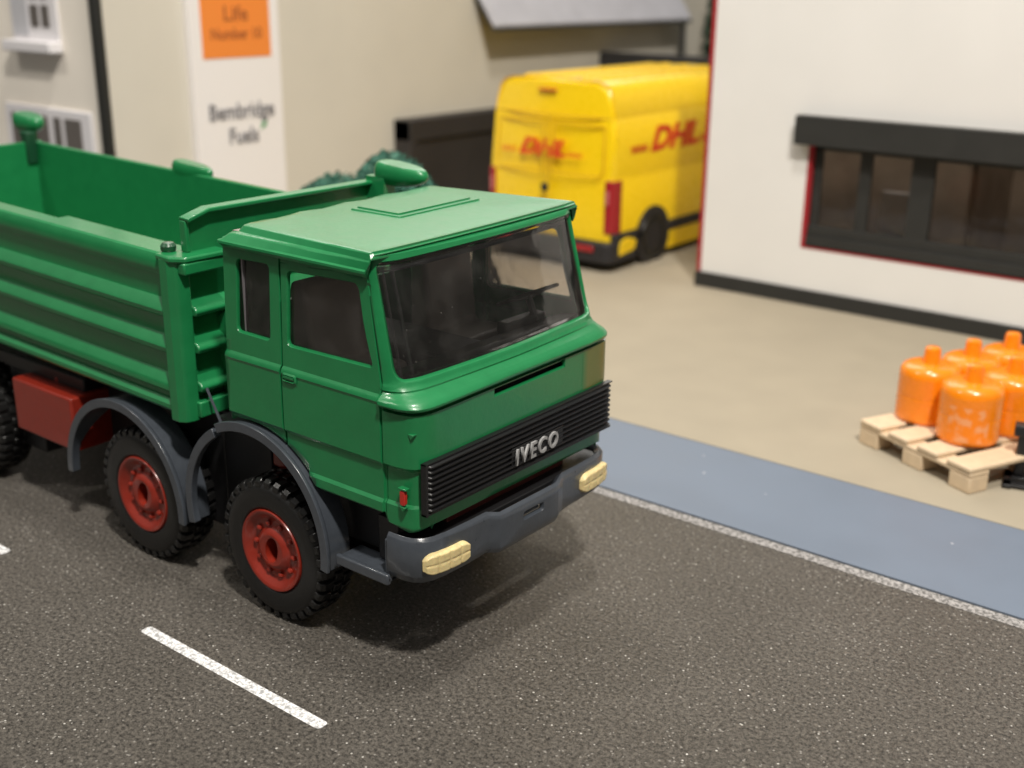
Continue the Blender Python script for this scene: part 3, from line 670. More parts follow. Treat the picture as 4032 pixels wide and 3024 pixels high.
# --- wheels
def wheel_meshes():
    bm = bmesh.new(); R_ = 1.225
    prof = [(.70, .06), (.76, .0), (.90, -.012), (1.04, -.005), (1.10, .02), (1.13, .05), (1.17, .10), (1.185, .2), (1.19, .38), (1.185, .56), (1.17, .66), (1.04, .75), (.76, .76), (.70, .70)]
    lathe(bm, prof, (0, 0, 0), 'y', 72, cap=False)
    n = 34
    for i in range(n):
        a0 = 2 * math.pi * i / n
        for (yy0, yy1, r0, r1, off, wd) in ((.015, .27, 1.10, R_ + .02, 0, .62), (.30, .47, 1.15, R_ + .017, .5, .55), (.50, .74, 1.10, R_ + .02, 0, .62)):
            a = a0 + off * 2 * math.pi / n; da = wd * math.pi / n; vv_ = []
            for yv, rlo, rhi in ((yy0, r0, (R_ - .03 if yy0 < .1 else R_ + .017)), (yy0 + .07, r0, r1), (yy1, r0, (R_ - .03 if yy1 > .7 else r1))):
                for aa in (a - da, a + da):
                    for rr in (rlo, rhi): vv_.append(bm.verts.new((rr * math.cos(aa), yv, rr * math.sin(aa))))
            def v(k, s, h): return vv_[k * 4 + s * 2 + h]
            for k in (0, 1):
                bm.faces.new((v(k, 0, 1), v(k, 1, 1), v(k + 1, 1, 1), v(k + 1, 0, 1))); bm.faces.new((v(k, 0, 0), v(k, 0, 1), v(k + 1, 0, 1), v(k + 1, 0, 0))); bm.faces.new((v(k, 1, 0), v(k + 1, 1, 0), v(k + 1, 1, 1), v(k, 1, 1)))
            bm.faces.new((v(0, 0, 0), v(0, 1, 0), v(0, 1, 1), v(0, 0, 1))); bm.faces.new((v(2, 0, 0), v(2, 0, 1), v(2, 1, 1), v(2, 1, 0)))
    tyre = bm
    bm = bmesh.new()
    lathe(bm, [(.72, .30), (.72, .02), (.705, -.005), (.67, -.005), (.64, .015), (.59, .06), (.545, .10), (.51, .115), (.40, .11), (.375, .09), (.33, .03), (.27, .015)], (0, 0, 0), 'y', 64, cap=False)
    for i in range(10):
        a = 2 * math.pi * i / 10 + .2; c = (.455 * math.cos(a), .11, .455 * math.sin(a))
        lathe(bm, [(.052, 0), (.05, -.035), (.03, -.055), (.0005, -.06)], c, 'y', 10, cap=False)
    # hub boss with a long slot
    o_ = [(.27 * math.cos(2 * math.pi * i / 32), .27 * math.sin(2 * math.pi * i / 32)) for i in range(32)]
    def stad(rx, rz): 
        q = []
        for i in range(32):
            a = 2 * math.pi * i / 32; q.append((rx * math.cos(a), rz * math.sin(a)))
        return q
    i1 = stad(.15, .235); i2 = stad(.14, .225)
    va = [bm.verts.new((p[0], .015, p[1])) for p in o_]; vb = [bm.verts.new((p[0], .025, p[1])) for p in i1]; vc = [bm.verts.new((p[0], .33, p[1])) for p in i2]
    for A, B in ((va, vb), (vb, vc)):
        for i in range(32): bm.faces.new((A[i], A[(i + 1) % 32], B[(i + 1) % 32], B[i]))
    bm.faces.new(vc)
    return tyre, bm
tb, rb_ = wheel_meshes()
w0 = obj('wheel', tb, M['rubber'], T, ang=30, bev=.012, seg=1); r0 = obj('rim', rb_, M['red'], w0, ang=40)
def put_wheel(x, sg, rot, first=False, steer=0):
    if first: w = w0
    else:
        w = w0.copy(); COL.objects.link(w); w.parent = T; r = r0.copy(); COL.objects.link(r); r.parent = w
    w.location = (x, sg * 2.45, 1.242); w.rotation_euler = (0, rot, steer + (0 if sg < 0 else math.pi))
put_wheel(-3.333, -1, .25, True); put_wheel(-6.852, -1, .3); put_wheel(-12.9, -1, .9); put_wheel(-15.6, -1, .2)
for x in (-3.333, -6.852, -12.9, -15.6): put_wheel(x, 1, x)
for x in (-3.333, -6.852, -12.9, -15.6):
    bm = bmesh.new(); tube(bm, [(x, -2.0, 1.242), (x, 2.0, 1.242)], .16, 12); obj('axle', bm, M['darkred'], T)
for a_, b2_ in (((-4.0, -1.75, 2.35), (-3.4, -1.3, 2.9)), ((-3.2, -1.7, 2.0), (-2.9, -1.2, 2.45)), ((-2.9, -1.75, 1.9), (-2.3, -1.35, 2.8))):
    obj('suspension_bracket', bx((a_, b2_)), M['red'], T, bev=.05)
# --- tank box behind the second wheel
bm = bx(((-10.85, -2.5, 1.56), (-8.80, -1.1, 2.64)))
ft = obj('fuel_tank', bm, M['red'], T, bev=.05, seg=3)
bm = bmesh.new(); lathe(bm, [(.16, 0), (.16, .09), (.13, .12), (.0005, .125)], (-9.9, -1.95, 2.64), 'z', 20, cap=False); tube(bm, [(-10.1, -1.95, 2.68), (-10.45, -1.95, 2.68)], .045, 8)
obj('filler_cap', bm, M['red'], ft)
for ab in (((-12.0, -1.9, .8), (-10.95, -1.0, 2.6)), ((-17.1, -2.1, 2.62), (-8.95, 2.1, 2.9))): obj('underside_blocker', bx(ab), M['black'], T, bev=.03)  # black boxes added to keep the truck's underside dark

# --- tipping body (its own frame, raised a hair at the back)
TI = .022
def Fbody(v):
    v = Vector(v); dx = v.x + 5.6
    return Vector((v.x, v.y, v.z - dx * TI + .03 * (v.y + 2.5) / 1.0 * .35))
def bbody(bm):
    for v in bm.verts: v.co = Fbody(v.co)
    return bm
XR = -17.25
def side_profile():
    # (outward offset, z) from the sill up; ribs with a bright upper slope
    p = [(-.06, 3.12), (.0, 3.14), (.045, 3.20), (.045, 3.27), (-.02, 3.33), (-.06, 3.36), (-.06, 3.44), (-.02, 3.47), (.055, 3.53), (.06, 3.62), (.04, 3.66), (-.09, 3.80)]
    for zc in (4.30, 4.93):
        p += [(-.01, zc - .13), (.03, zc - .11), (.07, zc - .07), (.085, zc + .0), (.065, zc + .04), (-.085, zc + .17), (-.095, zc + .20)]
    p += [(-.02, 5.50), (.0, 5.54), (.03, 5.58), (.04, 5.66), (.02, 5.80), (-.01, 5.86), (-.05, 5.885), (-.36, 5.885), (-.40, 5.86), (-.40, 5.80), (-.16, 5.66), (-.16, 3.12)]
    return p
def side_panel(sg):
    bm = bmesh.new(); pr = side_profile(); y = sg * 2.46
    if sg > 0:
        pr = pr[:-8] + [(-.02, 5.86), (-.06, 5.885), (-.13, 5.885), (-.16, 5.86), (-.16, 3.12)]
    prism(bm, [(y + sg * o_, z) for o_, z in pr], 0, XR, -5.50)
    # densify not needed: straight
    return bbody(bm)
body = obj('dump_body', bbody(bx(((XR, -2.35, 3.10), (-5.4, 2.35, 3.22)))), M['green'], T, bev=.02)
obj('side_panel', side_panel(-1), M['green'], body, ang=30); obj('side_panel', side_panel(1), M['green'], body, ang=30)
bm = bmesh.new(); box(bm, (XR - .12, -2.5, 3.1), (XR, 2.5, 5.90)); obj('tailgate', bbody(bm), M['green'], body, bev=.03)
# front corner posts
for sg in (-1, 1):
    bm = bmesh.new(); pts = [(-5.60, sg * 2.40), (-5.60, sg * 2.52), (-5.54, sg * 2.57), (-5.35, sg * 2.57), (-5.24, sg * 2.50), (-5.19, sg * 2.38), (-5.19, sg * 2.24), (-5.4, sg * 2.22)]
    prism(bm, pts, 2, 3.04, 5.84); obj('corner_post', bbody(bm), M['green'], body, ang=30, bev=.02)
bm = bmesh.new(); prism(bm, round_poly([(-5.66, -2.56), (-5.25, -2.58), (-5.04, -2.40), (-5.0, -1.55), (-5.36, -1.55), (-5.42, -2.06), (-5.66, -2.1)], .04, 2), 2, 5.80, 5.90)
box(bm, (-5.3, -2.45, 5.60), (-5.04, -1.55, 5.80))
obj('corner_cap', bbody(bm), M['green'], body, bev=.03)
bm = bmesh.new(); lathe(bm, [(.10, -.02), (.13, .03), (.13, .09), (.09, .14), (.0005, .15)], (-5.62, -2.30, 5.90), 'z', 16, cap=False); obj('corner_stud', bbody(bm), mat('dark_green_stud', (.012, .07, .03), .3, coat=.4), body)
# headboard
bm = bmesh.new()
prism(bm, [(-2.4, 3.1), (2.4, 3.1), (2.4, 5.88), (2.38, 6.40), (2.2, 6.47), (-1.75, 6.52), (-2.12, 6.42), (-2.06, 5.9), (-2.4, 5.88)], 0, -5.42, -5.34)
hb = obj('headboard', bbody(bm), M['green'], body, bev=.01)
bm = bmesh.new(); prism(bm, [(-2.17, 6.40), (-1.76, 6.51), (2.2, 6.46), (2.2, 6.53), (-1.74, 6.585), (-2.2, 6.47)], 0, -5.44, -5.20); obj('top_flange', bbody(bm), M['green'], hb, bev=.02)
bm = bmesh.new(); prism(bm, [(-2.19, 5.90), (-2.10, 5.90), (-2.12, 6.44), (-2.19, 6.42)], 0, -5.44, -5.28); obj('end_flange', bbody(bm), M['green'], hb, bev=.02)
bm = bmesh.new()
for zc in (4.98, 4.34, 3.66):
    prism(bm, [(-5.36, zc - .14), (-5.12, zc - .12), (-5.08, zc - .04), (-5.12, zc + .02), (-5.36, zc + .13)], 1, -2.25, 2.25)
box(bm, (-5.36, -2.3, 3.10), (-5.10, 2.3, 3.38))
obj('headboard_rib', bbody(bm), M['green'], hb, bev=.03, seg=3)
for sg in (-1, 1):
    bm = bmesh.new(); prism(bm, round_poly([(-5.36, 3.15), (-4.98, 3.2), (-4.80, 3.7), (-4.92, 4.2), (-4.82, 4.75), (-4.95, 4.98), (-5.36, 4.7)], .08), 1, sg * 1.62, sg * 1.48)
    obj('headboard_brace', bbody(bm), M['green'], hb, ang=40, bev=.02)
# lamp-like lumps on the far rim
def lump(name, c, L, Wd, H, rot=0., ped=None, seg=24):
    bm = bmesh.new(); bmesh.ops.create_uvsphere(bm, u_segments=seg, v_segments=14, radius=1)
    for v in bm.verts:
        x, y, z = v.co; f = lambda a, p: math.copysign(abs(a) ** p, a)
        z = min(z, .55) if z > 0 else z * .8; tp = 1 - .28 * x
        v.co = Vector((c[0] + f(x, .8) * L, c[1] + f(y, .75) * Wd * tp, c[2] + z * H * tp))
    if ped: box(bm, *ped)
    return obj(name, bbody(bm), M['green'], body, ang=50)
lump('horn', (-4.66, 2.25, 6.70), .62, .25, .30, ped=((-5.36, 2.0, 6.2), (-4.9, 2.3, 6.62)))
lump('rim_hook', (-11.2, 2.46, 5.92), .66, .18, .27)
hg = lump('tailgate_hinge', (-17.6, 2.42, 6.32), .50, .28, .34, ped=((-17.75, 2.3, 5.75), (-17.45, 2.5, 6.2)))
bm = bmesh.new(); prism(bm, [(-17.12, 6.15), (-17.2, 5.35), (-17.27, 5.35), (-17.5, 6.15)], 1, 2.02, 2.29)
obj('hinge_arm', bbody(bm), mat('dark_green_arm', (.006, .06, .025), .5), hg, bev=.04)  # arm in a darker green than the body
obj('inner_ledge', bbody(bx(((-9.6, -2.06, 5.68), (-5.6, -1.62, 5.78)))), M['green'], body, bev=.02)

# ================================================================== WHITE BUILDING ON THE RIGHT
YW = 22.05
B1 = empty('workshop_building', (-9.3, YW, .05)); tag(B1, 'white walled building with dark plinth, red edging and long dark window', 'building')
def ch(o, par):   # keep world place under a moved parent
    o.parent = par; o.matrix_parent_inverse = Matrix.Translation(par.location).inverted(); return o
def wallmap(t): return lambda s, z, d: Vector((s, YW + d + t, z))
hole = [(-5.66, 1.93), (7.2, 1.93), (7.2, 5.35), (-5.66, 5.35)]
bm = sheet([(-9.26, .05), (14, .05), (14, 10.4), (-9.26, 10.4)], [hole], [-5.66], [5.35], wallmap(0), lip=None)
o = ch(obj('wall', bm, M['white'], smooth=False), B1); solid(o, .16, -1)
if o.data.polygons[0].normal.y > 0: o.modifiers[0].offset = 1
for ab in (((-9.43, YW + .012, .56), (-9.262, YW + .30, 10.4)), ((-5.658, YW + .02, 1.97), (-5.52, YW + .30, 5.27)), ((-5.62, YW - .012, 1.915), (7.2, YW + .30, 1.965))):
    ch(obj('red_edging', bx(ab), M['redcard'], smooth=False), B1)
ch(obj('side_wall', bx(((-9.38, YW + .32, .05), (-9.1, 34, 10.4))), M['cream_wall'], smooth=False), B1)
ch(obj('plinth', bx(((-9.42, YW - .14, .05), (14, YW - .003, .56))), M['charcoal'], bev=.02), B1)
win = ch(obj('window', bx(((-5.50, YW - .02, 2.02), (7.1, YW + .30, 2.34)), ((-5.50, YW + .08, 2.34), (7.1, YW + .30, 2.66)), ((-5.50, YW + .18, 2.6), (-5.22, YW + .30, 5.3)), ((-5.5, YW + .18, 5.08), (7.1, YW + .3, 5.3)),
      ((-3.97, YW + .16, 2.6), (-3.58, YW + .3, 5.3)), ((-2.30, YW + .10, 2.6), (-1.60, YW + .3, 5.3)), ((2.6, YW + .12, 2.6), (3.2, YW + .3, 5.3))), M['charcoal'], smooth=False, bev=.015), B1)
o = obj('pane', bx(((-5.3, YW + .24, 2.6), (7.0, YW + .26, 5.2))), M['glass_win'], smooth=False); o.parent = win
ch(obj('lintel', bx(((-6.02, YW - .42, 5.27), (9, YW - .003, 6.17))), M['charcoal'], bev=.02), B1)
ch(obj('room', bx(((-9.0, YW + 4, .1), (13.9, YW + 4.2, 6.5)), ((-9.0, YW + .4, .06), (13.9, YW + 4, .2)), ((-.6, YW + .4, .1), (-.4, YW + 4, 7.8))), M['brownroom'], smooth=False), B1)
o = obj('paper_stack', bx(((-3.30, YW + .5, .2), (-2.38, YW + .8, 3.95))), M['paperwhite'], smooth=False); tag(o, 'white block standing inside the dark window of the white building', 'box')

# ================================================================== BEIGE BUILDING AT THE BACK LEFT
XB = -25.15; YB = 9.65
B2 = empty('office_building', (XB, YB, .05)); tag(B2, 'beige rendered building with white windows and a pale canopy at the back', 'building')
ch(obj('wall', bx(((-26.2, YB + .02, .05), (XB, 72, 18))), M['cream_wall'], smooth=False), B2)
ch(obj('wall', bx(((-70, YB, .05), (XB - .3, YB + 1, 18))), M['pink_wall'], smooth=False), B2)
dp = obj('downpipe', (lambda b: (tube(b, [(XB - .05, YB - .12, .05), (XB - .05, YB - .12, 17)], .21, 14), b)[1])(bmesh.new()), M['pipe']); ch(dp, B2)
def sash(x0, x1, z0, z1, cells, blind=None, sill=True, name='window'):
    fr = obj(name, bx(((x0, YB - .10, z0), (x1, YB + .02, z1))), M['winwhite'], bev=.03); ch(fr, B2)
    bm = bmesh.new()
    for a, b, c_, d in cells: box(bm, (a, YB - .13, c_), (b, YB - .11, d))
    q = obj('pane', bm, M['winpane'], smooth=False); q.parent = fr; q.matrix_parent_inverse = Matrix.Translation(B2.location).inverted() @ Matrix.Identity(4); 
    q.matrix_parent_inverse = fr.matrix_parent_inverse
    q.parent = fr; q.matrix_parent_inverse = Matrix.Identity(4)
    if blind:
        q = obj('blind', bx(((blind[0], YB - .13, blind[2]), (blind[1], YB - .11, blind[3]))), M['blind'], smooth=False, parent=fr)
    if sill:
        q = obj('sill', bx(((x0 - .06, YB - .55, z0 - .36), (x1 + .06, YB - .003, z0 + .02))), M['winwhite'], bev=.05, parent=fr)
    return fr
cells = []
for k in range(5):
    zb = 8.40 + k * .95; cells += [(-29.15, -28.65, zb, zb + .72), (-28.45, -28.0, zb, zb + .72)]
sash(-30.45, -27.55, 7.92, 13, cells, blind=(-30.3, -29.35, 8.1, 12.9))
sash(-31.6, -26.15, 2.4, 5.66, [(-28.45, -28.0, 3.0, 5.36), (-27.75, -26.75, 3.0, 5.36), (-31.2, -30.2, 3.0, 5.36), (-29.8, -28.8, 3.0, 5.36)], sill=True)
# canopy: sloping pale roof on the wall
bm = bmesh.new(); prism(bm, [(XB, 10.0), (XB + 1.25, 8.20), (XB + 1.25, 8.05), (XB, 9.8)], 1, 28.5, 45.6)
cn = ch(obj('canopy', bm, M['canopy'], smooth=False), B2)
bm = bmesh.new(); prism(bm, [(XB, 9.797), (XB + 1.28, 8.05), (XB + 1.28, 7.92), (XB, 9.6)], 1, 28.45, 45.65); q = obj('fascia', bm, M['canedge'], smooth=False, parent=cn)
q = obj('canopy_post', bx(((XB + .95, 45.1, .05), (XB + 1.15, 45.3, 7.9))), M['canedge'], smooth=False, parent=cn)
# advertising board
SG = empty('sign_board', (XB, 14.9, .05)); tag(SG, 'tall white sign board with orange panel fixed to the beige wall', 'sign')
ch(obj('board', bx(((XB + .003, 12.91, .6), (XB + .30, 16.98, 13.5))), M['signwhite'], bev=.02), SG)
ch(obj('orange_panel', bx(((XB + .303, 13.42, 7.33), (XB + .325, 16.52, 11.2))), M['signorange'], smooth=False), SG)
def sgn(body, y, z, size, m, sx=1., bold=.01):
    o = text_mesh('lettering', body, size, m, None, frame_mtx((XB + .335, y, z), (0, 1, 0), (0, 0, 1)), extrude=.006, bold=bold, sx=sx); ch(o, SG)
sgn('Life', 14.95, 8.62, .72, M['brownletters'], 1.1); sgn('Number 10', 14.95, 7.98, .55, M['brownletters'], .9)
sgn('Bembridge', 15.0, 5.18, .80, M['signtext'], .88, .012); sgn('Fuels', 15.02, 4.28, .80, M['signtext'], .86, .012)
bm = bmesh.new(); prism(bm, round_poly([(15.85, 4.70), (16.1, 4.8), (16.12, 5.02), (15.92, 4.92)], .04), 0, XB + .303, XB + .33); ch(obj('leaf_mark', bm, M['leafgreen'], smooth=False), SG)

# ================================================================== DARK YARD WALLS
F1 = obj('yard_fence', bx(((XB + .05, 23.6, .05), (XB + .8, 38.4, 3.55)), ((XB + .03, 23.3, 3.55), (XB + .95, 38.4, 4.42)), ((XB + .03, 23.3, .05), (XB + .98, 23.75, 4.40))), mat('dark_brown_board', (.030, .026, .025), .6, var=.1, vscale=.5), bev=.03)
tag(F1, 'dark low boarded wall running along the beige building behind the green bush', 'fence')
F2 = obj('yard_wall', bx(((XB + .05, 38.6, .05), (2, 39.2, 6.6))), mat('black_board', (.022, .021, .022), .6), bev=.03)
tag(F2, 'black wall standing across the yard behind the yellow van', 'wall')
# dark green tall shrub in the far corner
def leafy(name, c, rx, ry, rz, n, size, m, holes_=0, seed=1, shape=None):
    rnd = random.Random(seed); bm = bmesh.new(); cnt = 0
    while cnt < n:
        p = Vector((rnd.gauss(0, 1), rnd.gauss(0, 1), rnd.gauss(0, 1))).normalized() * (rnd.random() ** .4)
        q = Vector((p.x * rx, p.y * ry, p.z * rz))
        if shape and not shape(q, rnd): continue
        q += Vector(c); s = size * (.6 + rnd.random()); a = Vector((rnd.gauss(0, 1), rnd.gauss(0, 1), rnd.gauss(0, 1))).normalized(); b = a.orthogonal().normalized(); c2 = a.cross(b)
        vs = [bm.verts.new(q + b * s * math.cos(t) + c2 * s * .5 * math.sin(t) + a * s * .15 * math.sin(2 * t)) for t in (0, 1.3, 2.2, 3.14, 4.1, 5.0)]
        bm.faces.new(vs); cnt += 1
    return obj(name, bm, m, smooth=False, normals=False)
t = empty('conifer', (-22.4, 47.6, .05)); tag(t, 'dark green tall conifer beyond the pale canopy in the far corner', 'tree')
cr_ = leafy('crown', (0, 0, 6.3), 1.5, 1.5, 6.2, 7000, .16, M['hedge'], seed=3); cr_.parent = t
bm = bmesh.new(); tube(bm, [(0, 0, 0), (.1, 0, 6)], .2, 8, rs=[.3, .1]); obj('trunk', bm, M['pipe'], t)
# teal bush: two curled rolls of matted foliage
t = empty('bush', (-13.75, 10.3, .05)); tag(t, 'teal green rounded bush of matted foliage behind the truck cab', 'bush')
def bush_shape(q, rnd):
    # two merged domes, hollow at the left one's heart
    along = q.x * .784 + q.y * .62; h = q.z
    d1 = math.hypot((along - .7) / 1.45, h / 2.6); d2 = math.hypot((along + 1.0) / 1.95, (h + .95) / 2.7)
    if d1 > 1 and d2 > 1: return False
    return rnd.random() > .15
cr_ = leafy('foliage', (0, 0, 2.8), 3.0, 2.6, 2.75, 36000, .075, M['shrub'], seed=5, shape=bush_shape); cr_.parent = t
bm = bmesh.new()
for i in range(7):
    a = 2 * math.pi * i / 7; tube(bm, [(0, 0, 0), (.4 * math.cos(a), .4 * math.sin(a), 1.5), (1.1 * math.cos(a), 1.1 * math.sin(a), 3.4)], .05, 6, rs=[.12, .08, .03])
obj('branch', bm, M['pipe'], t)

# ================================================================== YELLOW VAN
V = empty('delivery_van', (-15.5, 26.5, .05)); tag(V, 'yellow high roofed delivery van seen from behind beside the white building', 'van')
def van_body():
    bm = bmesh.new()
    hx = [(0.0, .75), (2.80, .75), (2.88, 1.2), (2.88, 3.25), (2.83, 3.40), (2.86, 3.5), (2.80, 4.6), (2.74, 5.45), (2.69, 5.5), (2.70, 5.6), (2.62, 6.0), (2.48, 6.45), (2.25, 6.66), (1.9, 6.74), (0, 6.80)]
    def sec(y, inset, ztop, zshift=0):
        h = [(max(0, x - inset) if x > 0 else 0, (z if z < 3 else 3 + (z - 3) * ztop)) for x, z in hx]
        ring = [Vector((x, y, z)) for x, z in h] + [Vector((-x, y, z)) for x, z in h[-2:0:-1]]
        return [bm.verts.new(p) for p in ring]
    ys = [(21.42, .34, .93), (21.30, .22, .955), (21.30, .12, .975), (21.42, .04, .992), (21.7, 0, 1), (27, 0, 1), (31.5, 0, 1), (33.2, .25, .80), (34.2, .35, .42), (35.8, .5, .12)]
    prev = None
    for k, (y, i_, zt) in enumerate(ys):
        r = sec(y if k else 21.30, i_ if k else .30, zt if k else .94)
        if prev:
            n = len(r)
            for j in range(n): bm.faces.new((prev[j], prev[(j + 1) % n], r[(j + 1) % n], r[j]))
        else: bm.faces.new(r)
        prev = r
    bm.faces.new(prev[::-1])
    for v in bm.verts:
        # rear face leans: upper part further in, gentle bow
        if v.co.y < 21.6: v.co.y += .30 * max(0, (v.co.z - 3.4) / 3.4) ** 1.6 + .22 * (v.co.x / 2.9) ** 2
        v.co.x -= 15.5
    return bm
vb = ch(obj('body', van_body(), M['yellow'], ang=45), V)
def rearY(x, z): return 21.30 + .30 * max(0, (z - 3.4) / 3.4) ** 1.6 + .22 * ((x + 15.5) / 2.9) ** 2
def strip_rear(pts, m, name, w=.05, par=vb):
    bm = bmesh.new(); tube(bm, [(x, rearY(x, z) - .0, z) for x, z in pts], w, 6); return obj(name, bm, m, parent=par)
def vc(name, bm, m, par=None, **k):
    o = obj(name, bm, m, **k); return ch(o, V)
# door seams and recessed window outline
bm = bmesh.new()
L_ = [(-15.5, 1.1), (-15.5, 5.5)]
for pts in (L_, [(-18.1, 5.50), (-12.9, 5.50)], [(-17.95, 3.65), (-17.9, 5.2), (-15.75, 5.25), (-15.7, 3.45), (-17.9, 3.4)], [(-15.3, 3.45), (-15.25, 5.25), (-13.15, 5.2), (-13.1, 3.7), (-13.25, 3.45), (-15.3, 3.45)]):
    pp = []
    for a, b in zip(pts, pts[1:]):
        for k in range(6): pp.append((a[0] + (b[0] - a[0]) * k / 6, a[1] + (b[1] - a[1]) * k / 6))
    pp.append(pts[-1]); tube(bm, [(x, rearY(x, z) + .012, z) for x, z in pp], .03, 6)
ch(obj('rear_door_seam', bm, M['yellowseam']), V)
bm = bmesh.new(); box(bm, (-15.62, 21.1, 2.75), (-15.38, 21.3, 3.05)); vc('door_handle', bm, M['vanblack'], bev=.04)
bm = bx(((-16.1, 21.48, 6.32), (-15.3, 21.6, 6.40))); vc('high_brake_lamp', bm, mat('orange_red_lamp', (.55, .10, .01), .3), bev=.03)
for x in (-12.72, -18.28):
    bm = bmesh.new(); sgx = 1 if x > -15 else -1
    prism(bm, round_poly([(x - .26 * sgx, 21.40), (x + .02 * sgx, 21.44), (x + .12 * sgx, 21.62), (x + .12 * sgx, 22.0), (x - .2 * sgx, 22.0)], .05), 2, 1.45, 3.35)
    tl = vc('tail_lamp', bm, M['vanred'], bev=.04)
    bm = bmesh.new(); box(bm, (x - .20 * sgx, 21.37, 2.5), (x - .06 * sgx, 21.42, 3.0)); q = obj('clear_lens', bm, mat('pale_lens', (.50, .14, .14), .3), parent=tl, bev=.02)
# bumper, sills, arches
bm = bmesh.new(); prism(bm, round_poly([(-18.3, 21.15), (-12.7, 21.15), (-12.5, 21.4), (-12.5, 23.0), (-13, 23.2), (-18, 23.2), (-18.5, 23.0), (-18.5, 21.4)], .12, 3), 2, .38, 1.15)
box(bm, (-12.75, 21.5, 1.0), (-12.52, 23.3, 1.45)); vc('rear_bumper', bm, M['vanblack'], bev=.06)
for ab in (((-14.0, 21.08, .78), (-13.2, 21.16, 1.0)), ((-17.8, 21.08, .78), (-17.0, 21.16, 1.0))): vc('reflector', bx(ab), M['vanred'], bev=.03)
bm = bmesh.new(); prism(bm, round_poly([(21.75, .62), (22.8, .74), (22.9, 1.1), (22.3, 1.26), (21.8, 1.12)], .12, 4), 0, -12.6, -12.47); vc('corner_panel', bm, M['yellow'], bev=.03)
for ab in (((-12.66, 25.3, 1.05), (-12.55, 32.5, 1.45)), ((-18.45, 25.3, 1.05), (-18.34, 32.5, 1.45)), ((-12.9, 22, .4), (-12.76, 34, .8))): vc('rub_strip', bx(ab), M['vanblack'], bev=.03)
bm = bmesh.new(); prism(bm, round_poly([(25.2, .35), (32.2, .35), (32.2, 1.05), (25.2, 1.05)], .05), 0, -12.75, -12.58); vc('sill_panel', bm, M['yellow'], bev=.03)
for yy in (24.15, 32.9):
    bm = bmesh.new(); lathe(bm, [(1.12, -.05), (1.12, .10)], (-12.62, yy, 1.05), 'x', 36); vc('wheel_arch', bm, M['vanblack'])
for x, sg in ((-12.95, 1), (-18.05, -1)):
    for yy in (24.15, 32.9):
        bm = bmesh.new(); lathe(bm, [(.5, .42), (.62, .46), (.88, .45), (.98, .3), (.98, 0), (.5, 0)], (x - (.0 if sg > 0 else .46), yy, 1.03), 'x', 36); w = vc('wheel', bm, M['rubber'])
        bm = bmesh.new(); lathe(bm, [(.52, .38), (.45, .33), (.2, .36), (.001, .38)], (x - (.0 if sg > 0 else .46), yy, 1.03), 'x', 24, cap=False); obj('rim', bm, mat('dull_silver_rim', (.10, .10, .10), .4, metal=.3), parent=w)
# roof ribs
for x in (-17.2, -16.4, -15.5, -14.6, -13.8): vc('roof_rib', bx(((x - .12, 22.3, 6.70), (x + .12, 31, 6.84 if abs(x + 15.5) < 1 else 6.80))), M['yellow'], bev=.03)
# red lettering, slanted, with speed lines each side
def dhl(par_name, o_, right, up, size, sx):
    mt = frame_mtx(o_, right, up)
    t_ = text_mesh(par_name, 'DHL', size, M['dhlred'], None, mt, extrude=.008, shear=.35, bold=size * .045, align='CENTER', sx=sx)
    w = size * sx
    for k in range(3):
        z = size * (.02 + k * .075)
        for a, b in ((-w * 1.75, -w * 1.10), (w * 1.12, w * 1.75)):
            vv2 = [mt @ Vector(p) for p in ((a, z, .012), (b, z, .012), (b, z + size * .042, .012), (a, z + size * .042, .012))]
            bm = bmesh.new(); bm.faces.new([bm.verts.new(p) for p in vv2]); ch(obj('speed_line', bm, M['dhlred'], smooth=False), V)
    ch(t_, V)
dhl('lettering', (-15.78, rearY(-15.8, 4.3) - .03, 4.05), (1, 0, 0), (0, .12, 1), .80, 1.32)
dhl('lettering', (-12.66, 25.55, 4.22), (0, 1, 0), (-.05, 0, 1), 1.18, 1.45)

# ================================================================== PALLET WITH ORANGE BOTTLES
ang = math.atan2(9.99 - 11.39, 4.08 - 1.06)
PL = empty('pallet', (1.06, 11.39, .05), ang); tag(PL, 'pale wooden pallet on the sandy ground carrying orange gas bottles', 'pallet')
LU, LV = 3.30, 4.4
def blk(x0, x1, y0, y1, z0, z1): return ((x0, y0, z0), (x1, y1, z1))
for k in range(3):
    x0 = (0, 1.36, 2.72)[k]; x1 = x0 + .58
    for y in (0, 1.92, 3.85): obj('bearer', bx(blk(x0, x1, y, y + .55, 0, .36)), M['wood'], PL, bev=.035, seg=3)
for y in (0, 1.92, 3.85): obj('stringer_board', bx(blk(0, LU, y, y + .55, .362, .46)), M['wood'], PL, bev=.025)
for x0, wd in ((0, .66), (.88, .60), (1.76, .60), (2.62, .68)): obj('deck_board', bx(blk(x0, x0 + wd, -.02, LV, .462, .58)), M['wood'], PL, bev=.04, seg=3)
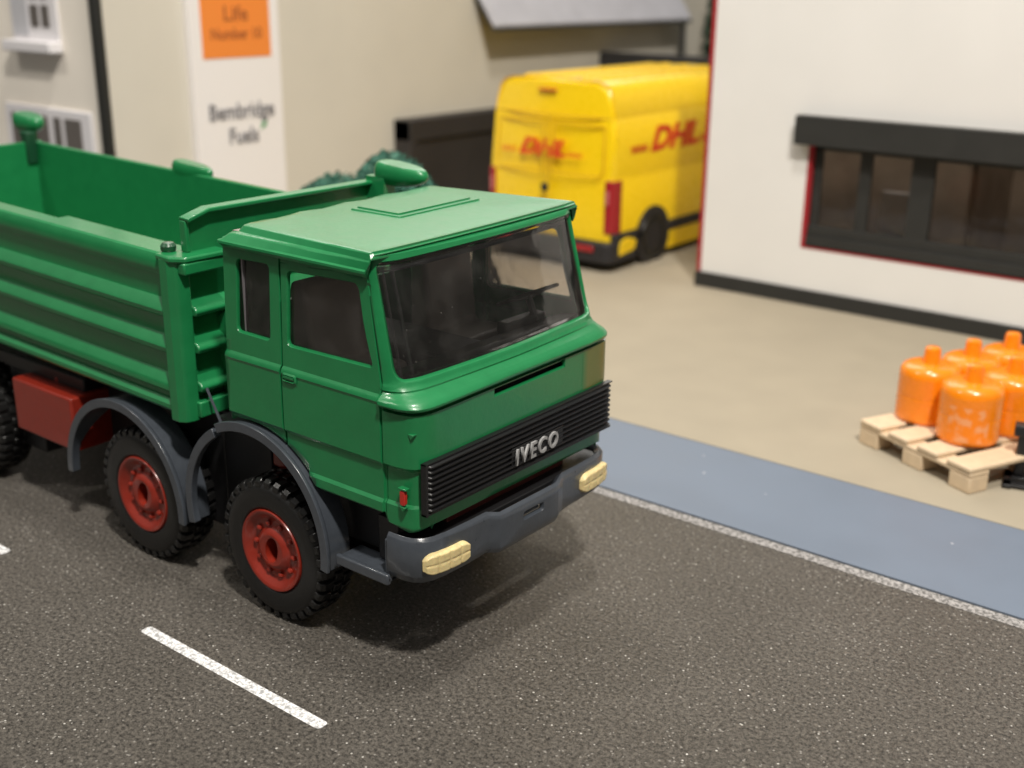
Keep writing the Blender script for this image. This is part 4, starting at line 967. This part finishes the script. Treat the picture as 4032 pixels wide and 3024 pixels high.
def gas_bottle(loc, rz, lab, first=None):
    if first is None:
        root = empty('gas_bottle'); bm = bmesh.new()
        lathe(bm, [(.02, 0), (.60, 0), (.655, .03), (.67, .10), (.67, .12), (.67, .58), (.67, .60), (.663, .612), (.663, .632), (.67, .644), (.67, .665), (.67, 1.05), (.67, 1.08), (.655, 1.18), (.61, 1.26), (.53, 1.31), (.44, 1.33), (.30, 1.335), (.02, 1.335)], (0, 0, 0), 'z', 56, cap=True)
        obj('body', bm, M['orange'], root, ang=50)
        bm = bmesh.new(); lathe(bm, [(.215, 1.30), (.19, 1.36), (.182, 1.62), (.175, 1.66), (.16, 1.665), (.155, 1.70), (.13, 1.715), (.02, 1.72)], (0, 0, 0), 'z', 28); obj('valve_cap', bm, M['orange'], root, ang=50)
    else:
        root = first.copy(); COL.objects.link(root)
        for c in first.children:
            q = c.copy(); COL.objects.link(q); q.parent = root
    root.location = loc; root.rotation_euler = (0, 0, rz); tag(root, lab, 'gas bottle', 'orange gas bottles on the pallet'); return root
zb = .05 + .582
A_ = Vector((2.17, 12.41)); B_ = Vector((3.36, 11.72)); vdir = Vector((.53, 1.20))
g0 = gas_bottle((B_.x, B_.y, zb), 0, 'orange gas bottle in front with a faded pink patch, nearest the pallet corner')
gas_bottle((A_.x, A_.y, zb), 2.2, 'orange gas bottle at the left end of the pallet, behind the front one', g0)
p_ = A_ + vdir; gas_bottle((p_.x, p_.y, zb), 1, 'orange gas bottle behind the leftmost one, middle of the rear row', g0)
p_ = B_ + vdir; gas_bottle((p_.x, p_.y, zb), 3, 'orange gas bottle right of the front one, cut by the right edge', g0)
p_ = A_ + vdir * 2; gas_bottle((p_.x, p_.y, zb), 4, 'orange gas bottle farthest back on the pallet at the right edge', g0)
# faded patch of print on the front bottle
pm = mat('faded_pink_print', (.93, .235, .004), .4, bump=.05)
nt = pm.node_tree; t_ = nt.nodes.new('ShaderNodeTexCoord'); n_ = nt.nodes.new('ShaderNodeTexNoise'); n_.inputs['Scale'].default_value = 5.5; n_.inputs['Detail'].default_value = 3
r_ = nt.nodes.new('ShaderNodeValToRGB'); r_.color_ramp.elements[0].position = .47; r_.color_ramp.elements[0].color = (.93, .235, .004, 1); r_.color_ramp.elements[1].position = .60; r_.color_ramp.elements[1].color = (.88, .36, .14, 1)
nt.links.new(t_.outputs['Object'], n_.inputs['Vector']); nt.links.new(n_.outputs['Fac'], r_.inputs[0]); nt.links.new(r_.outputs[0], nt.nodes['Principled BSDF'].inputs['Base Color'])
bm = bmesh.new(); pv = None
for i in range(19):
    a = math.radians(-112 + i * 4.2); q = [bm.verts.new((.6735 * math.cos(a), .6735 * math.sin(a), z)) for z in (.12, .58)]; q += [bm.verts.new((.6735 * math.cos(a), .6735 * math.sin(a), z)) for z in (.66, .90)]
    if pv:
        for k in (0, 1, 2): bm.faces.new((pv[k], q[k], q[k + 1], pv[k + 1]))
    pv = q
obj('faded_print', bm, pm, g0)
# black hand truck at the frame edge
H = empty('hand_truck', (4.52, 11.42, .05), .25); tag(H, 'black hand truck standing at the right edge beside the pallet', 'hand truck')
obj('frame', bx(((0, 0, .12), (.22, .22, 1.15)), ((-.10, -.04, 1.0), (.9, .3, 1.25)), ((.8, 0, .12), (1.0, .22, 2.6)), ((0, .05, .55), (1.0, .15, .68))), M['black'], H, bev=.03)
obj('toe_plate', bx(((-.18, -.55, .02), (1.1, -.28, .10)), ((-.18, -.10, .02), (1.1, .3, .10)), ((-.18, -.6, .02), (.0, .3, .10)), ((.9, -.6, .02), (1.1, .3, .10))), M['black'], H, bev=.02)

# red lens touch etc. are done; final safety: every top-level mesh carries a kind or label
